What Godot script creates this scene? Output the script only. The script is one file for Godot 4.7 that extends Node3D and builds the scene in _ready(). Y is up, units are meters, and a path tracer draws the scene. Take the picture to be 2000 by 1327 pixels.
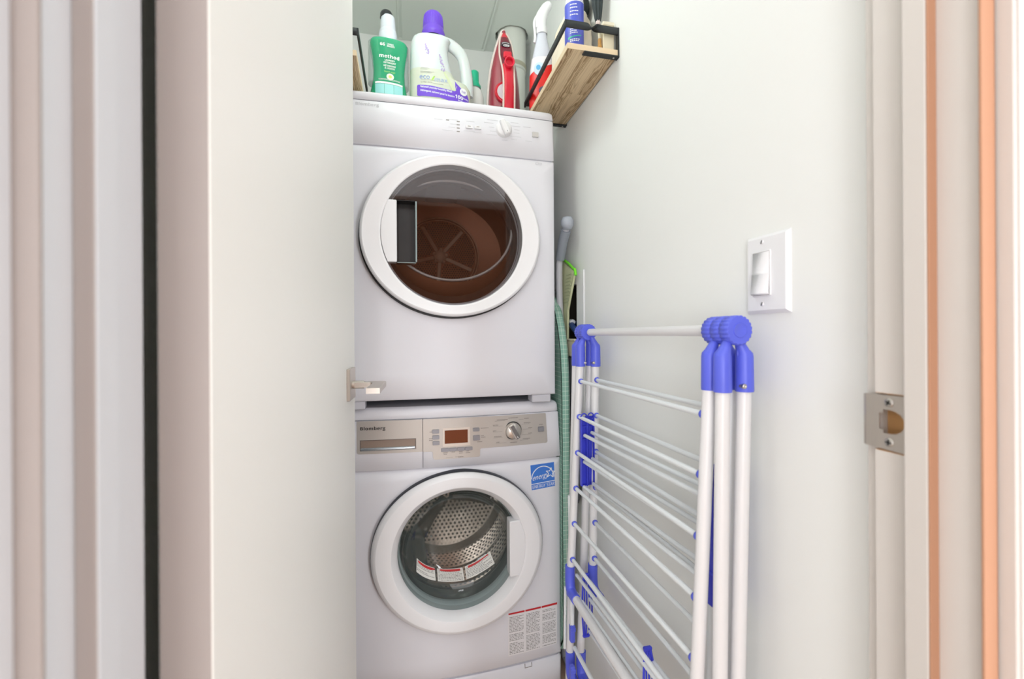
extends Node3D
# A laundry closet seen through its open door: x right, y up, the closet runs away along -z.
const EYE := 1.06
const CEIL := 2.29
const WALL_X := 0.512
const BACK := 1.905
const LEFT_X := -0.26

class Geo:
	var p := PackedVector3Array()
	var t := PackedVector2Array()
	var s := PackedInt32Array()
	var k := 0
	var xf := Transform3D()
	func tri(a: Vector3, b: Vector3, c: Vector3, ua := Vector2.ZERO, ub := Vector2.ZERO, uc := Vector2.ZERO) -> void:
		p.append(xf * a); p.append(xf * b); p.append(xf * c)
		t.append(ua); t.append(ub); t.append(uc)
		s.append(k); s.append(k); s.append(k)
	func quad(a: Vector3, b: Vector3, c: Vector3, d: Vector3, uvs: Array = []) -> void:
		if uvs.is_empty():
			tri(a, b, c); tri(a, c, d)
		else:
			tri(a, b, c, uvs[0], uvs[1], uvs[2]); tri(a, c, d, uvs[0], uvs[2], uvs[3])
	# turns every triangle added since index i0 outwards (front faces run clockwise)
	func outwards(i0: int) -> void:
		var mid := Vector3.ZERO
		for i in range(i0, p.size()): mid += p[i]
		mid /= maxf(1.0, p.size() - i0)
		var vol := 0.0
		for i in range(i0, p.size(), 3): vol += (p[i] - mid).dot((p[i + 1] - mid).cross(p[i + 2] - mid))
		if vol > 0.0: turn(i0)
	func turn(i0: int) -> void:
		for i in range(i0, p.size(), 3):
			var a := p[i + 1]; p[i + 1] = p[i + 2]; p[i + 2] = a
			var b := t[i + 1]; t[i + 1] = t[i + 2]; t[i + 2] = b
	# turns every triangle since i0 so that its face looks along dir
	func facing(i0: int, dir: Vector3) -> void:
		for i in range(i0, p.size(), 3):
			if (p[i + 2] - p[i]).cross(p[i + 1] - p[i]).dot(dir) < 0.0:
				var a := p[i + 1]; p[i + 1] = p[i + 2]; p[i + 2] = a
				var b := t[i + 1]; t[i + 1] = t[i + 2]; t[i + 2] = b
	func box(c: Vector3, size: Vector3, bev := 0.0015) -> void:
		var i0 := p.size()
		var h := size * 0.5
		var e := minf(bev, minf(h.x, minf(h.y, h.z)) * 0.9)
		for ax in 3:
			var u := (ax + 1) % 3
			var w := (ax + 2) % 3
			for sg in [-1.0, 1.0]:
				k += 1
				var q: Array[Vector3] = []
				var uvs: Array = []
				for cr in [[-1, -1], [1, -1], [1, 1], [-1, 1]]:
					var v := Vector3.ZERO
					v[ax] = sg * h[ax]; v[u] = cr[0] * (h[u] - e); v[w] = cr[1] * (h[w] - e)
					q.append(c + v)
					var pv := c + v
					uvs.append(Vector2(pv.z, pv.x) if ax == 1 else Vector2(pv.z, pv.y) if ax == 0 else Vector2(pv.x, pv.y))
				quad(q[0], q[1], q[2], q[3], uvs)
				facing(p.size() - 6, xf.basis * (sg * Vector3(ax == 0, ax == 1, ax == 2)))
		if e > 0.0:
			for ax in 3:
				var u := (ax + 1) % 3
				var w := (ax + 2) % 3
				for a in [-1.0, 1.0]:
					for b in [-1.0, 1.0]:
						k += 1
						var q: Array[Vector3] = []
						for st in [[-1, 0], [1, 0], [1, 1], [-1, 1]]:
							var v := Vector3.ZERO
							v[ax] = st[0] * (h[ax] - e)
							v[u] = a * (h[u] - (e if st[1] else 0.0)); v[w] = b * (h[w] - (0.0 if st[1] else e))
							q.append(c + v)
						quad(q[0], q[1], q[2], q[3])
						var d := Vector3.ZERO
						d[u] = a; d[w] = b
						facing(p.size() - 6, xf.basis * d)
			for a in [-1.0, 1.0]:
				for b in [-1.0, 1.0]:
					for d in [-1.0, 1.0]:
						k += 1
						var g := Vector3(a, b, d)
						tri(c + g * Vector3(h.x, h.y - e, h.z - e), c + g * Vector3(h.x - e, h.y, h.z - e), c + g * Vector3(h.x - e, h.y - e, h.z))
						facing(p.size() - 3, xf.basis * g)
	# rings of equal length joined into a skin; closed round each ring; caps at the ends
	func loft(rings: Array, cap0 := true, cap1 := true, round_ := true, fix := true) -> void:
		var i0 := p.size()
		k += 1
		var n: int = rings[0].size()
		for i in rings.size() - 1:
			for j in (n if round_ else n - 1):
				var j1 := (j + 1) % n
				var u0 := float(j) / n; var u1 := float(j + 1) / n
				var v0 := float(i) / (rings.size() - 1); var v1 := float(i + 1) / (rings.size() - 1)
				quad(rings[i][j], rings[i][j1], rings[i + 1][j1], rings[i + 1][j], [Vector2(u0, v0), Vector2(u1, v0), Vector2(u1, v1), Vector2(u0, v1)])
		for e in [0, 1]:
			if not (cap0 if e == 0 else cap1): continue
			k += 1
			var r = rings[0] if e == 0 else rings[rings.size() - 1]
			var m := Vector3.ZERO
			for v in r: m += v
			m /= n
			for j in n:
				if e == 0: tri(m, r[(j + 1) % n], r[j])
				else: tri(m, r[j], r[(j + 1) % n])
		if fix: outwards(i0)
	# profile of (radius, height) points about the local y axis; sx, sz stretch the circle
	func lathe(prof: Array, n := 32, sx := 1.0, sz := 1.0, fix := true) -> void:
		var i0 := p.size()
		var start := 0
		var cuts: Array = []
		for i in range(1, prof.size()):
			if prof[i] == prof[i - 1] or i == prof.size() - 1:
				cuts.append([start, i if i == prof.size() - 1 else i - 1])
				start = i
		for cut in cuts:
			k += 1
			for i in range(cut[0], cut[1]):
				var a: Vector2 = prof[i]; var b: Vector2 = prof[i + 1]
				if a == b: continue
				for j in n:
					var t0 := TAU * j / n; var t1 := TAU * (j + 1) / n
					var a0 := Vector3(a.x * cos(t0) * sx, a.y, a.x * sin(t0) * sz); var a1 := Vector3(a.x * cos(t1) * sx, a.y, a.x * sin(t1) * sz)
					var b0 := Vector3(b.x * cos(t0) * sx, b.y, b.x * sin(t0) * sz); var b1 := Vector3(b.x * cos(t1) * sx, b.y, b.x * sin(t1) * sz)
					var u0 := float(j) / n; var u1 := float(j + 1) / n
					if a.x < 1e-6: tri(a0, b0, b1, Vector2(u0, a.y), Vector2(u0, b.y), Vector2(u1, b.y))
					elif b.x < 1e-6: tri(a0, b0, a1, Vector2(u0, a.y), Vector2(u0, b.y), Vector2(u1, a.y))
					else: quad(a0, b0, b1, a1, [Vector2(u0, a.y), Vector2(u0, b.y), Vector2(u1, b.y), Vector2(u1, a.y)])
		if fix: outwards(i0)
	func tube(path: Array, r, n := 12, caps := true, flat := 1.0) -> void:
		var rings: Array = []
		var ref := Vector3.UP
		var d0: Vector3 = (path[1] - path[0]).normalized()
		if absf(d0.dot(ref)) > 0.9: ref = Vector3.RIGHT
		var side := d0.cross(ref).normalized()
		for i in path.size():
			var d: Vector3
			if i == 0: d = d0
			elif i == path.size() - 1: d = (path[i] - path[i - 1]).normalized()
			else: d = ((path[i + 1] - path[i]).normalized() + (path[i] - path[i - 1]).normalized()).normalized()
			side = (side - d * side.dot(d)).normalized()
			var up := side.cross(d).normalized()
			var rr: float = r[i] if r is Array else r
			var ring: Array = []
			for j in n:
				var a := TAU * j / n
				ring.append(path[i] + side * cos(a) * rr + up * sin(a) * rr * flat)
			rings.append(ring)
		loft(rings, caps, caps)
	# polygon in the xy plane raised from z0 to z1, its front edge chamfered
	func extrude(poly: PackedVector2Array, z0: float, z1: float, bev := 0.0) -> void:
		var i0 := p.size()
		var pl := poly
		if Geometry2D.is_polygon_clockwise(pl): pl.reverse()
		var inner := Geo.inset(pl, bev) if bev > 0.0 else pl
		var idx := Geometry2D.triangulate_polygon(inner)
		var bx0 := pl[0]; var bx1 := pl[0]
		for v in pl:
			bx0 = bx0.min(v); bx1 = bx1.max(v)
		var sz := (bx1 - bx0).max(Vector2(1e-6, 1e-6))
		k += 1
		for i in range(0, idx.size(), 3):
			var a := inner[idx[i]]; var b := inner[idx[i + 1]]; var c := inner[idx[i + 2]]
			var ua := (a - bx0) / sz; var ub := (b - bx0) / sz; var uc := (c - bx0) / sz
			ua.y = 1.0 - ua.y; ub.y = 1.0 - ub.y; uc.y = 1.0 - uc.y
			tri(Vector3(a.x, a.y, z1), Vector3(b.x, b.y, z1), Vector3(c.x, c.y, z1), ua, ub, uc)
			facing(p.size() - 3, xf.basis.z)
		k += 1
		for i in range(0, idx.size(), 3):
			var a := inner[idx[i]]; var b := inner[idx[i + 1]]; var c := inner[idx[i + 2]]
			tri(Vector3(a.x, a.y, z0), Vector3(b.x, b.y, z0), Vector3(c.x, c.y, z0))
			facing(p.size() - 3, -xf.basis.z)
		var n := pl.size()
		for i in n:
			var i1 := (i + 1) % n
			var e := pl[i1] - pl[i]
			if e.length() < 1e-7: continue
			var out := xf.basis * Vector3(e.y, -e.x, 0)
			k += 1
			var q := p.size()
			quad(Vector3(pl[i].x, pl[i].y, z0), Vector3(pl[i1].x, pl[i1].y, z0), Vector3(pl[i1].x, pl[i1].y, z1 - bev), Vector3(pl[i].x, pl[i].y, z1 - bev))
			facing(q, out)
			if bev > 0.0:
				k += 1
				q = p.size()
				quad(Vector3(pl[i].x, pl[i].y, z1 - bev), Vector3(pl[i1].x, pl[i1].y, z1 - bev), Vector3(inner[i1].x, inner[i1].y, z1), Vector3(inner[i].x, inner[i].y, z1))
				facing(q, out + xf.basis.z * e.length())
	static func inset(pl: PackedVector2Array, d: float) -> PackedVector2Array:
		var out := PackedVector2Array()
		var n := pl.size()
		for i in n:
			var e0 := (pl[i] - pl[(i + n - 1) % n]).normalized()
			var e1 := (pl[(i + 1) % n] - pl[i]).normalized()
			var n0 := Vector2(-e0.y, e0.x); var n1 := Vector2(-e1.y, e1.x)
			var m := (n0 + n1)
			m = m.normalized() / maxf(0.35, m.normalized().dot(n0)) if m.length() > 1e-4 else n0
			out.append(pl[i] + m * d)
		return out
	func mesh() -> ArrayMesh:
		var st := SurfaceTool.new()
		st.begin(Mesh.PRIMITIVE_TRIANGLES)
		for i in p.size():
			st.set_smooth_group(s[i])
			st.set_uv(t[i])
			st.add_vertex(p[i])
		st.generate_normals()
		return st.commit()

# ------------------------------------------------------------------ naming
var used := {}
func numbered(called: String) -> String:
	var n: int = used.get(called, 0)
	used[called] = n + 1
	return called if n == 0 else "%s_%03d" % [called, n]

func thing(called: String, label: String, category: String, at := Vector3.ZERO, turn := 0.0, group := "") -> Node3D:
	var o := Node3D.new()
	o.name = numbered(called)
	add_child(o)
	o.position = at
	o.rotation.y = turn
	o.set_meta("label", label)
	o.set_meta("category", category)
	if group: o.set_meta("group", group)
	return o

func put(called: String, g: Geo, m: Material, parent: Node = null, label := "") -> MeshInstance3D:
	var o := MeshInstance3D.new()
	o.mesh = g.mesh()
	o.material_override = m
	o.cast_shadow = GeometryInstance3D.SHADOW_CASTING_SETTING_ON
	o.name = numbered(called) if parent == null else called
	(self if parent == null else parent).add_child(o, true)
	if label: o.set_meta("label", label)
	if called in ["scale_print", "panel_print", "fine_print", "emblem_print", "print_lines", "lavender_print"]: o.set_meta("kind", "stuff")
	return o

func structure(called: String, label: String, category: String) -> Node3D:
	var o := thing(called, label, category)
	o.set_meta("kind", "structure")
	return o

func geo(at := Vector3.ZERO, b := Basis()) -> Geo:
	var g := Geo.new()
	g.xf = Transform3D(b, at)
	return g

func V(x: float, y: float, d: float) -> Vector3: return Vector3(x, y, -d)

# ------------------------------------------------------------------ materials
func mat(c: Color, rough := 0.6, metal := 0.0) -> StandardMaterial3D:
	var m := StandardMaterial3D.new()
	m.albedo_color = c
	m.roughness = rough
	m.metallic = metal
	return m

func rgb(r: int, g: int, b: int) -> Color: return Color8(r, g, b)

func paint(c: Color, rough := 0.75, bump := 0.008) -> StandardMaterial3D:
	var m := mat(c, rough)
	var nz := FastNoiseLite.new()
	nz.seed = 4
	nz.frequency = 0.05
	nz.fractal_octaves = 3
	var tx := NoiseTexture2D.new()
	tx.width = 256; tx.height = 256; tx.seamless = true; tx.noise = nz
	m.heightmap_enabled = true
	m.heightmap_texture = tx
	m.heightmap_scale = bump
	m.uv1_triplanar = true
	m.uv1_world_triplanar = true
	m.uv1_scale = Vector3(5, 5, 5)
	return m

var M := {}
func materials() -> void:
	M.wall = paint(rgb(241, 242, 239))
	M.closet_ceiling = paint(rgb(240, 247, 240), 0.9)
	M.hall = paint(rgb(222, 214, 206), 0.85)
	M.trim = paint(rgb(208, 210, 214), 0.5, 0.005)
	M.trim_warm = paint(rgb(216, 210, 204), 0.5, 0.005)
	M.peach_edge = paint(rgb(186, 138, 108), 0.6, 0.005)  # even peach tone for the strike side front edges
	M.door = paint(rgb(236, 235, 230), 0.5, 0.01)
	M.shaded_edge = paint(rgb(166, 156, 151), 0.55, 0.005)  # darker than the door: shade of hall-facing faces put into the colour
	M.enamel = mat(rgb(230, 230, 236), 0.22)
	M.white_plastic = mat(rgb(240, 240, 242), 0.28)
	M.grey_plastic = mat(rgb(205, 205, 212), 0.4)
	M.dark = mat(rgb(24, 24, 26), 0.5)
	M.black_metal = mat(rgb(40, 44, 46), 0.45, 0.2)
	M.steel = mat(rgb(200, 196, 190), 0.28, 1.0)
	M.nickel = mat(rgb(196, 188, 180), 0.35, 0.85)
	M.silver = mat(rgb(198, 192, 186), 0.42, 0.35)
	M.button = mat(rgb(150, 150, 156), 0.4, 0.3)
	M.ink = mat(rgb(60, 60, 64), 0.6)
	M.faint_ink = mat(rgb(206, 207, 212), 0.5)
	M.print_grey = mat(rgb(140, 134, 128), 0.6)
	M.white_ink = mat(rgb(244, 246, 246), 0.5)
	M.red_ink = mat(rgb(196, 30, 36), 0.5)
	M.blue_rack = mat(rgb(92, 104, 224), 0.38)
	M.blue_dark = mat(rgb(58, 66, 205), 0.38)
	M.tube = mat(rgb(228, 227, 228), 0.3)
	M.rod = mat(rgb(232, 236, 238), 0.32)

func glass(c: Color, a: float, rough := 0.03) -> StandardMaterial3D:
	var m := mat(c, rough)
	m.albedo_color.a = a
	m.transparency = BaseMaterial3D.TRANSPARENCY_ALPHA
	return m

# ------------------------------------------------------------------ lettering
func font(bold: bool) -> SystemFont:
	var f := SystemFont.new()
	f.font_names = PackedStringArray(["Droid Sans"])
	f.font_weight = 700 if bold else 400
	return f

# text h metres tall (capitals), its middle at the origin of the plane that place() maps into space
func text(called: String, s: String, h: float, m: Material, parent: Node, place: Callable, bold := false, wide := 1.0, slant := 0.0, label := "") -> MeshInstance3D:
	var tm := TextMesh.new()
	tm.font = font(bold)
	tm.font_size = 64
	tm.pixel_size = h / 46.0
	tm.depth = 0.0
	tm.text = s
	tm.curve_step = 2.0
	tm.horizontal_alignment = HORIZONTAL_ALIGNMENT_CENTER
	tm.vertical_alignment = VERTICAL_ALIGNMENT_CENTER
	var arr := tm.get_mesh_arrays()
	var vs: PackedVector3Array = arr[Mesh.ARRAY_VERTEX]
	var ix: PackedInt32Array = arr[Mesh.ARRAY_INDEX] if arr[Mesh.ARRAY_INDEX] != null else PackedInt32Array(range(vs.size()))
	var st := SurfaceTool.new()
	st.begin(Mesh.PRIMITIVE_TRIANGLES)
	for i in ix:
		var v := vs[i]
		st.add_vertex(place.call(Vector2(v.x * wide + v.y * slant, v.y)))
	st.generate_normals()
	var o := MeshInstance3D.new()
	o.mesh = st.commit()
	o.material_override = m
	o.name = called
	parent.add_child(o, true)
	if label: o.set_meta("label", label)
	return o
# ------------------------------------------------------------------ the scene
func _ready() -> void:
	var cam := Camera3D.new()
	cam.name = "camera"
	var near := 0.02
	add_child(cam)
	cam.position = Vector3(0, EYE, 0)
	cam.rotation.y = deg_to_rad(-13.3)
	cam.rotate_object_local(Vector3.BACK, -0.006)
	cam.current = true
	var look := CameraAttributesPhysical.new()
	look.frustum_focal_length = 16.0
	look.frustum_focus_distance = 1.0
	look.exposure_aperture = 3.4
	look.frustum_near = near
	look.frustum_far = 30.0
	cam.attributes = look
	cam.set_frustum(2.0 * near * 663.5 / 870.0, Vector2(0.0, -near * 10.5 / 870.0), near, 30.0)
	var env := Environment.new()
	env.background_mode = Environment.BG_COLOR
	env.background_color = Color(0, 0, 0)
	env.tonemap_mode = Environment.TONE_MAPPER_LINEAR
	env.tonemap_exposure = 0.5
	env.sdfgi_enabled = true
	env.ssao_enabled = true
	env.ssil_enabled = true
	var we := WorldEnvironment.new()
	we.name = "environment"
	we.environment = env
	add_child(we)
	for a in LAMPS: area_light(a)
	var bulb := OmniLight3D.new()  # light of the added closet globe
	bulb.name = "fill_globe_glow"
	bulb.light_color = Color(0.97, 1.0, 0.985)
	bulb.light_energy = GLOBE_LIGHT
	bulb.light_size = 0.07
	bulb.omni_range = 12.0
	bulb.omni_attenuation = 2.0
	bulb.shadow_enabled = true
	add_child(bulb)
	bulb.position = GLOBE
	materials()
	shell()
	door_frame()
	door()
	dryer()
	washer()
	shelves()
	on_dryer()
	on_shelf()
	drying_rack()
	ironing_board()
	wall_fittings()
	lamps()

const GLOBE := Vector3(0.02, 2.155, -1.0)  # unseen globe, added to brighten the closet and its ceiling
const GLOBE_LIGHT := 0.25
# name, centre of the glowing face, tilt, turn, size, energy, colour
var LAMPS := [
	["ceiling_lamp", Vector3(0.23, CEIL, 0.02), -PI / 2, 0.0, Vector2(0.26, 0.26), 0.28, Color(0.98, 0.99, 1.0), "small square ceiling light just outside the closet door"],
	["ceiling_lamp", Vector3(0.2, CEIL, 0.95), -PI / 2, 0.0, Vector2(1.6, 1.1), 1.5, Color(0.96, 0.985, 1.0), "large added fill panel under the hallway ceiling, out of view"],  # made-up panel, added as soft fill through the doorway
	["window_1", Vector3(-1.0, 1.25, 0.95), 0.0, -PI / 2, Vector2(1.4, 1.7), 0.4, Color(0.96, 0.985, 1.0), "added fill panel on the side wall of the hallway, out of view"],  # unseen fill panel, added to light the strike side
	["window_3", Vector3(1.4, 1.15, 0.95), 0.0, PI / 2, Vector2(1.4, 1.9), 0.6, Color(0.97, 0.98, 1.0), "added fill panel on the strike side hallway wall, out of view"],  # unseen fill panel, added to light the door and hinge side
	["window_2", Vector3(-0.62, 0.98, 1.9), 0.0, 0.0, Vector2(0.6, 1.8), 4.7, Color(0.97, 0.985, 1.0), "narrow added fill panel on the far wall of the hallway, hinge side"],  # added frontal fill for the machine fronts, no real opening
	["window_4", Vector3(1.235, 0.98, 1.9), 0.0, 0.0, Vector2(0.26, 1.8), 4.7, Color(0.97, 0.985, 1.0), "narrow added fill panel on the far wall of the hallway, strike side"],  # second added frontal fill, set outside the glass reflection
]

func area_light(a: Array) -> void:
	var l := AreaLight3D.new()
	l.name = a[0] + "_glow"
	l.area_size = a[4]
	l.light_color = a[6]
	l.light_energy = a[5]
	l.shadow_enabled = true
	l.set("area_range", 12.0)
	add_child(l, true)
	var b := Basis(Vector3.UP, a[3]) * Basis(Vector3.RIGHT, a[2])
	l.transform = Transform3D(b, a[1] - b.z * 0.045)

func lamps() -> void:
	var gl := thing("fill_globe", "added opal fill globe under the closet ceiling, out of view", "lamp", GLOBE)
	var gg := geo()
	var prof: Array = []
	for i in 19: prof.append(Vector2(sin(PI * i / 18.0) * 0.08, -cos(PI * i / 18.0) * 0.08))
	gg.lathe(prof, 36)
	var em := mat(rgb(250, 250, 248), 0.4)
	em.emission_enabled = true
	em.emission = Color(0.98, 1.0, 0.99)
	em.emission_energy_multiplier = 1.0
	put("globe", gg, em, gl)
	gg = geo()
	gg.lathe([Vector2(0, 0.075), Vector2(0.035, 0.075), Vector2(0.04, 0.085), Vector2(0.055, 0.125), Vector2(0.055, 0.1345), Vector2(0, 0.1345)], 32)
	put("mount", gg, M.white_plastic, gl)
	for a in LAMPS:
		var b := Basis(Vector3.UP, a[3]) * Basis(Vector3.RIGHT, a[2])
		var win: bool = a[0].begins_with("window")  # these panels are added fill lights, not openings in the wall
		var o := thing(a[0], a[7], "window" if win else "lamp", a[1])
		if win: o.set_meta("kind", "structure")
		o.basis = b
		var w: float = a[4].x / 2; var h: float = a[4].y / 2
		for r in [[0.0, h + 0.015, w * 2 + 0.06, 0.03], [0.0, -h - 0.015, w * 2 + 0.06, 0.03], [w + 0.015, 0.0, 0.03, h * 2], [-w - 0.015, 0.0, 0.03, h * 2]]:
			var g := geo()
			g.box(Vector3(r[0], r[1], -0.018), Vector3(r[2], r[3], 0.034), 0.003)
			put("frame", g, M.white_plastic, o)
		var e := mat(rgb(246, 248, 250), 0.5)
		e.emission_enabled = true
		e.emission = a[6]
		e.emission_energy_multiplier = 0.5
		var g := geo()
		g.box(Vector3(0, 0, -0.02), Vector3(w * 2, h * 2, 0.02), 0.0)
		put("fill_pane" if win else "diffuser", g, e, o)

func shell() -> void:
	var g := geo()
	g.box(V(0.2, -0.05, -0.1), Vector3(3.6, 0.1, 4.4), 0)
	var o := put("floor", g, floor_wood())
	o.set_meta("kind", "structure"); o.set_meta("label", "brown floor under the closet and hallway"); o.set_meta("category", "floor")
	# ceiling with the ragged duct hole, its tape seams and the access panel
	var root := structure("ceiling", "pale grey-green closet ceiling with a round hole for the duct", "ceiling")
	g = geo()
	var hole := PackedVector2Array()
	var hc := Vector2(HOLE.x, HOLE.z)
	var rng := RandomNumberGenerator.new()
	rng.seed = 11
	for i in 40:
		hole.append(hc + Vector2(cos(TAU * i / 40), sin(TAU * i / 40)) * (0.068 + rng.randf_range(-0.0025, 0.0025)))
	# the slab is ring strips between the hole and the rectangle round it, then four boxes
	var x0 := LEFT_X - 0.05; var x1 := WALL_X + 0.05; var z0 := -1.99; var z1 := -0.32
	var inner: Array = []; var outer: Array = []; var top: Array = []
	for i in 40:
		var d := (hole[i] - hc).normalized()
		var tx := ((x1 if d.x > 0 else x0) - hc.x) / d.x if absf(d.x) > 1e-5 else 1e9
		var tz := ((z1 if d.y > 0 else z0) - hc.y) / d.y if absf(d.y) > 1e-5 else 1e9
		var e := hc + d * minf(tx, tz)
		inner.append(Vector3(hole[i].x, CEIL, hole[i].y)); outer.append(Vector3(e.x, CEIL, e.y)); top.append(Vector3(hole[i].x, CEIL + 0.03, hole[i].y))
	g.loft([outer, inner], false, false, true, false)
	g.facing(0, Vector3.DOWN)
	# corners left out by the rays
	for c in [Vector2(x0, z0), Vector2(x1, z0), Vector2(x1, z1), Vector2(x0, z1)]:
		var best := 0; 
		var ang: float = fposmod((c - hc).angle(), TAU)
		best = int(ang / TAU * 40)
		var q := g.p.size()
		g.tri(outer[best], outer[(best + 1) % 40], Vector3(c.x, CEIL, c.y))
		g.facing(q, Vector3.DOWN)
	g.loft([inner, top], false, false, true, false)
	put("closet_ceiling", g, M.closet_ceiling, root)
	g = geo()
	g.box(V(0.2, CEIL + 0.05, 0.85), Vector3(3.6, 0.03, 2.5), 0)
	g.box(V(0.2, CEIL + 0.02, -0.955), Vector3(3.6, 0.04, 2.55), 0)
	put("hall_ceiling", g, M.hall, root)
	g = geo()
	# access panel: a thin board proud of the ceiling inside a slim frame
	g.box(V(0.155, CEIL - 0.0015, 1.73), Vector3(0.335, 0.003, 0.375), 0.001)
	put("access_panel", g, M.closet_ceiling, root)
	g = geo()
	for b in [[0.155, 1.548, 0.36, 0.006], [0.155, 1.912 - 0.012, 0.36, 0.006], [-0.025, 1.725, 0.006, 0.36], [0.332, 1.725, 0.006, 0.36]]:
		g.box(V(b[0], CEIL - 0.002, b[1]), Vector3(b[2], 0.004, b[3]), 0.0008)
	put("panel_frame", g, M.closet_ceiling, root)
	# walls
	g = geo()
	var wx := WALL_X + 0.06
	g.box(V(wx, (1.2126 + 2.31) / 2, 1.18), Vector3(0.12, 2.31 - 1.2126, 1.62), 0)
	g.box(V(wx, 0.4, 1.18), Vector3(0.12, 0.8, 1.62), 0)
	g.box(V(wx, 1.0063, 0.8275), Vector3(0.12, 0.4126, 0.915), 0)
	g.box(V(wx, 1.0063, 1.7475), Vector3(0.12, 0.4126, 0.485), 0)
	var w := put("wall_right", g, M.wall)
	w.set_meta("kind", "structure"); w.set_meta("label", "smooth white closet wall carrying the light switch and wooden shelf"); w.set_meta("category", "wall")
	g = geo()
	g.box(V(0.15, 1.15, BACK + 0.05), Vector3(0.95, 2.32, 0.1), 0)
	w = put("wall_back", g, M.wall)
	w.set_meta("kind", "structure"); w.set_meta("label", "white wall at the back of the closet behind the bottles"); w.set_meta("category", "wall")
	g = geo()
	g.box(V(LEFT_X - 0.05, 1.15, 1.18), Vector3(0.1, 2.32, 1.62), 0)
	w = put("wall_left", g, M.wall)
	w.set_meta("kind", "structure"); w.set_meta("label", "closet side wall hidden behind the open door"); w.set_meta("category", "wall")
	g = geo()
	g.box(V(-0.91, 1.15, 0.3228), Vector3(1.42, 2.32, 0.0925), 0)
	g.box(V(1.25, 1.15, 0.3228), Vector3(1.5, 2.32, 0.0925), 0)
	g.box(V(0.145, 2.21, 0.3228), Vector3(0.72, 0.2, 0.0925), 0)
	w = put("wall_front", g, M.hall)
	w.set_meta("kind", "structure"); w.set_meta("label", "hallway wall that the closet doorway is cut through"); w.set_meta("category", "wall")
	g = geo()
	g.box(V(-1.05, 1.15, -0.8), Vector3(0.1, 2.32, 2.4), 0)
	g.box(V(1.45, 1.15, -0.8), Vector3(0.1, 2.32, 2.4), 0)
	w = put("wall_hall", g, M.hall)
	w.set_meta("kind", "structure"); w.set_meta("label", "pale hallway side walls behind the viewpoint"); w.set_meta("category", "wall")
	g = geo()
	g.box(V(0.2, 1.15, -1.95), Vector3(2.6, 2.32, 0.1), 0)
	w = put("wall_hall_far", g, paint(rgb(150, 104, 76), 0.7))
	w.set_meta("kind", "structure"); w.set_meta("label", "brown far wall of the hallway that the dryer door glass reflects"); w.set_meta("category", "wall")
	var gb := thing("gap_sheet", "added dark green sheet that stands in for the dark gap behind the open door", "gap sheet", V(-0.2235, 0.25, 0.72))  # made-up sheet, added to give the hinge gap its dark tone
	var rings: Array = []
	for p in [[0.0, 0.009, 0.16], [0.02, 0.011, 0.17], [0.9, 0.011, 0.17], [1.5, 0.0105, 0.165], [1.72, 0.009, 0.11], [1.78, 0.005, 0.02]]:
		rings.append(sring(Vector3(0, p[0], 0), p[1], p[2], 2.6, 32))
	g = geo()
	g.loft(rings)
	put("cover", g, mat(rgb(78, 112, 14), 0.85), gb)

const HOLE := Vector3(0.43, 0, -1.79)

func floor_wood() -> StandardMaterial3D:
	var m := mat(rgb(206, 180, 160), 0.45)
	var nz := FastNoiseLite.new()
	nz.seed = 9; nz.frequency = 0.02
	var tx := NoiseTexture2D.new()
	tx.width = 256; tx.height = 256; tx.seamless = true; tx.noise = nz
	var gr := Gradient.new()
	gr.colors = PackedColorArray([rgb(226, 214, 200), rgb(255, 255, 255)])
	tx.color_ramp = gr
	m.albedo_texture = tx
	m.uv1_triplanar = true
	m.uv1_world_triplanar = true
	m.uv1_scale = Vector3(6, 1, 0.8)
	return m

const JL := -0.1895
const JR := 0.48
const D0 := 0.2765
const D1 := 0.369
const HEAD := 2.1

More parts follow.
